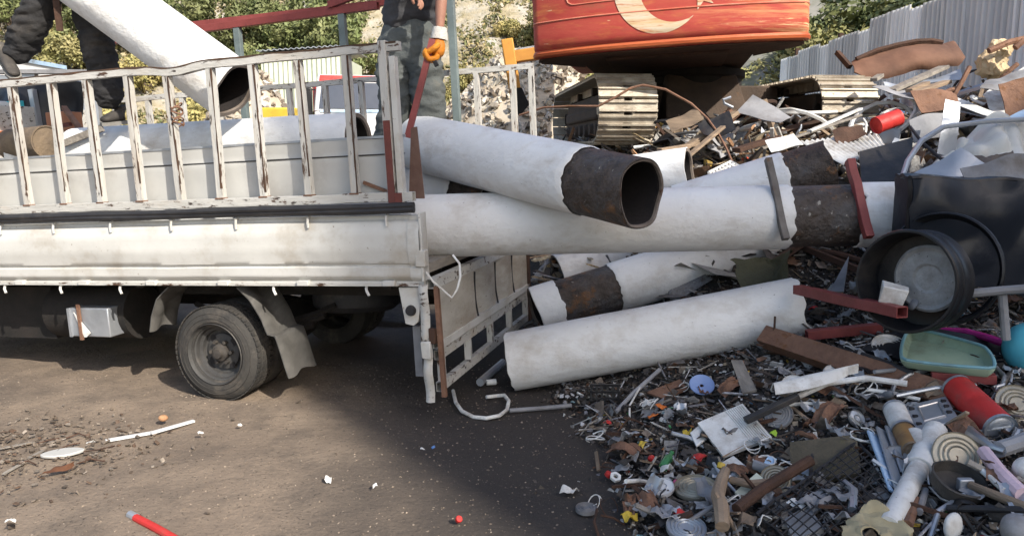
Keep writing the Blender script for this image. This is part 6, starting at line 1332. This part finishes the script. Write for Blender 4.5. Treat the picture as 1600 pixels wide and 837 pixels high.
# ---------------------------------------------------------------- general scrap, piece by piece
random.seed(33)
def proto(kind, k):
    mb = MB()
    if kind == 'wood_splinter': L = random.uniform(.18, .5); mb.beam((-L/2, 0, 0), (L/2, random.uniform(-.02, .02), .0), random.uniform(.02, .05), random.uniform(.01, .025)).jitter(.008, 14)
    elif kind == 'metal_scrap':
        a, b = random.uniform(.1, .25), random.uniform(.06, .16); f = random.uniform(-.6, .6); mb.grid(lambda u, v: ((u-.5)*a, (v-.5)*b, f*(u-.5)**2*.5+.05*noise.noise(Vector((u*3, v*3, k)))), 8, 6, .004)
    elif kind == 'pipe_offcut': L = random.uniform(.15, .45); r = random.uniform(.008, .024); mb.tube([(-L/2, 0, 0), (0, random.uniform(-.05, .05), .01), (L/2, 0, 0)], r, 8)
    elif kind == 'plastic_bottle': r = random.uniform(.025, .04); mb.lathe([(0, -.09), (r*.9, -.09), (r, -.08), (r*.95, 0), (r, .04), (r*.6, .075), (r*.35, .085), (r*.35, .105), (0, .105)], (0, 0, 0), (1, .1, .1), 12, wob=.25)
    elif kind == 'wire_coil': r = random.uniform(.04, .1); mb.tube([(r*(1+.1*math.sin(t*.7))*math.cos(t), r*math.sin(t)*1.1, .004*t+.02*math.sin(t*1.3)) for t in np.linspace(0, random.uniform(5, 12), 26)], .005, 5)
    elif kind == 'cardboard_piece': a, b = random.uniform(.08, .2), random.uniform(.06, .14); mb.grid(lambda u, v: ((u-.5)*a, (v-.5)*b, .04*math.sin(u*3)+.03*noise.noise(Vector((u*2, v*2, k*3)))), 5, 4, .005)
    else: mb.lathe([(0, .0), (.04, .004), (.045, .01), (.05, .004), (.05, -.004)], (0, 0, 0), (0, 0, 1), 18, wob=.1)
    return mb
LM = [(1180, 675, 'the ribbed white board'), (1147, 730, 'the white tile'), (1086, 770, 'the flat tin lid'), (1300, 760, 'the wire rack'), (1415, 760, 'the tee pipe'), (1500, 720, 'the upright tin lid'), (1530, 640, 'the red cylinder'), (1460, 560, 'the green tray'), (1320, 565, 'the rusty channel'), (1270, 625, 'the white gutter piece'), (1330, 480, 'the upper red tube'), (1425, 440, 'the black drum'), (1500, 780, 'the dark pot'), (1125, 800, 'the twisted branch'), (1000, 650, 'the orange scraps'), (1096, 614, 'the blue disc'), (1310, 230, 'the corrugated white sheet'), (1200, 175, 'the silver steel sheet'), (1385, 195, 'the orange-red can'), (1135, 275, 'the perforated white basket'), (1380, 255, 'the black crate'), (1080, 200, 'the arching steel cable')]
AD = dict(wood='brown', woodg='grey', galv='silver grey', rust='rusty brown', gplast='dark grey', wplast='whitish', rustd='dark brown', clblue='pale blue', black='black', bplast='black')
KD = [('wood_splinter', 'wood splinter', ['wood', 'woodg', 'rustd'], 'wood splinter lying loose in the scrap heap', 'loose wood splinters in the heap', 80),
      ('metal_scrap', 'metal scrap', ['galv', 'rust', 'gplast'], 'bent scrap of sheet metal lying loose in the heap', 'loose sheet metal scraps in the heap', 110),
      ('pipe_offcut', 'pipe offcut', ['wplast', 'rustd', 'galv'], 'short thin pipe offcut lying loose in the heap', 'loose pipe offcuts in the heap', 44),
      ('plastic_bottle', 'bottle', ['wplast', 'gplast', 'clblue'], 'squashed plastic bottle lying loose in the heap', 'loose plastic bottles in the heap', 24),
      ('wire_coil', 'wire', ['black', 'rustd', 'wplast'], 'loose tangle of wire lying in the heap', 'loose wire tangles in the heap', 56),
      ('cardboard_piece', 'sheet piece', ['wood', 'wplast', 'bplast'], 'torn flat piece of board lying loose in the heap', 'torn flat pieces in the heap', 60)]
for kind, ct, mks, lb, grp, N_ in KD:
    protos = []
    for k in range(N_):
        if random.random() < .45: px, py = random.uniform(930, 1590), random.uniform(610, 830)
        elif random.random() < .32: px, py = random.uniform(1330, 1600), random.uniform(110, 262)
        elif random.random() < .6: px, py = random.uniform(1030, 1420), random.uniform(165, 250)
        else: px, py = random.uniform(1240, 1590), random.uniform(400, 640)
        if px < 1000+(py-610)*-.1 and py < 640: px += 120
        q = H(px, py); s = .68 if q.y < 5.5 else (3.6 if kind == 'wire_coil' else 2.3)
        if q.y < 4.9 and kind == 'plastic_bottle' and k > 8: continue
        if k < 6:
            o = proto(kind, k).build(kind, M[mks[k % len(mks)]]); o['mk'] = mks[k % len(mks)]; protos.append(o)
        else: o = protos[random.randrange(len(protos))].copy(); COL.objects.link(o)
        o.location = (q.x, q.y, q.z+.025*s); o.rotation_euler = (random.gauss(0, .35), random.gauss(0, .35), random.uniform(0, 6.28)); o.scale = (s*random.uniform(.7, 1.2),)*3
        near = min(LM, key=lambda l: (l[0]-px)**2+(l[1]-py)**2)
        tag(o, AD[o['mk']]+' '+lb.split(' lying')[0].replace('weathered ', '')+(' lying close to ' if (near[0]-px)**2+(near[1]-py)**2 < 3600 else ' lying some way from ')+near[2], ct, grp)
# ================================================================ things among the load at the cab end
def bb_T(p0, p1, y0, y1): return MB().bb(p0.x, p1.x, y0, y1, p0.z, p1.z)
def inbed(name, label, cat, mb, m, **k): return thing(name, label, cat, mb.xf(MT), m, **k)
inbed('teal_beam', 'teal painted beam end among the load at the left edge', 'beam', bb_T(T(-40, 163, 1.3), T(30, 173, 1.3), 1.3, 1.36), M['cteal'], bev=.004)
inbed('dark_tarpaulin', 'dark tarpaulin bundle among the load at the left edge', 'tarpaulin', MB().grid(lambda u, v: T(-60+190*u, 128+95*v, 1.5)+Vector((0, .12*math.sin(u*9)*math.sin(v*3)-.1*v, .05*noise.noise(Vector((u*4, v*4, 0))))), 30, 14, .02), M['bplast'], smooth=70)
inbed('brown_box', 'red brown box standing among the load beside the dark tarpaulin', 'box', bb_T(T(70, 176, 1.2), T(102, 204, 1.2), 1.2, 1.4), mat('terracotta_board', (.35, .16, .09), (.26, .12, .07), 4, .8), bev=.006)
inbed('orange_box', 'small orange box behind the rack at the left edge', 'box', bb_T(T(-20, 206, 1.0), T(14, 222, 1.0), 1.0, 1.15), M['corange'], bev=.006)
inbed('white_carton', 'white carton behind the rack at the left edge', 'carton', bb_T(T(2, 218, .6), T(36, 248, .6), .6, .8), M['wplast'], bev=.006)
inbed('plank', 'weathered plank lying on the load behind the rack by the black trousers', 'plank', MB().beam(T(96, 226, .5), T(160, 200, .55), .03, .05), M['woodg'])
inbed('plank', 'thin brown plank leaning on the load at the left of the rack', 'plank', MB().beam(T(100, 168, 1.1), T(128, 205, .9), .04, .03), M['rust'])
inbed('steel_bar', 'red brown steel bar lying across the load at the left of the rack', 'bar', MB().beam(T(30, 210, .9), T(110, 194, .95), .04, .03), M['rackR'])
inbed('clay_pipe', 'short pipe end packed with brown earth behind the rack', 'pipe', MB().lathe([(0, 0), (.11, .01), (.12, 0), (.13, .0), (.13, .5), (0, .5)], T(75, 222, .62), (-.9, .2, 0), 24), mat('earthy_pipe', (.2, .15, .1), (.13, .1, .075), 8, .9, bump=.6))
inbed('aluminium_post', 'pale aluminium post standing in the load left of the black trousers', 'post', MB().beam(T(50, 140, 1.4), T(62, 205, 1.4), .05, .05, up=(0, 1, 0)), M['galv'])
inbed('aluminium_post', 'second pale aluminium post in the load next to the dark tarpaulin', 'post', MB().beam(T(110, 140, 1.6), T(118, 180, 1.6), .05, .05, up=(0, 1, 0)), M['galv'])
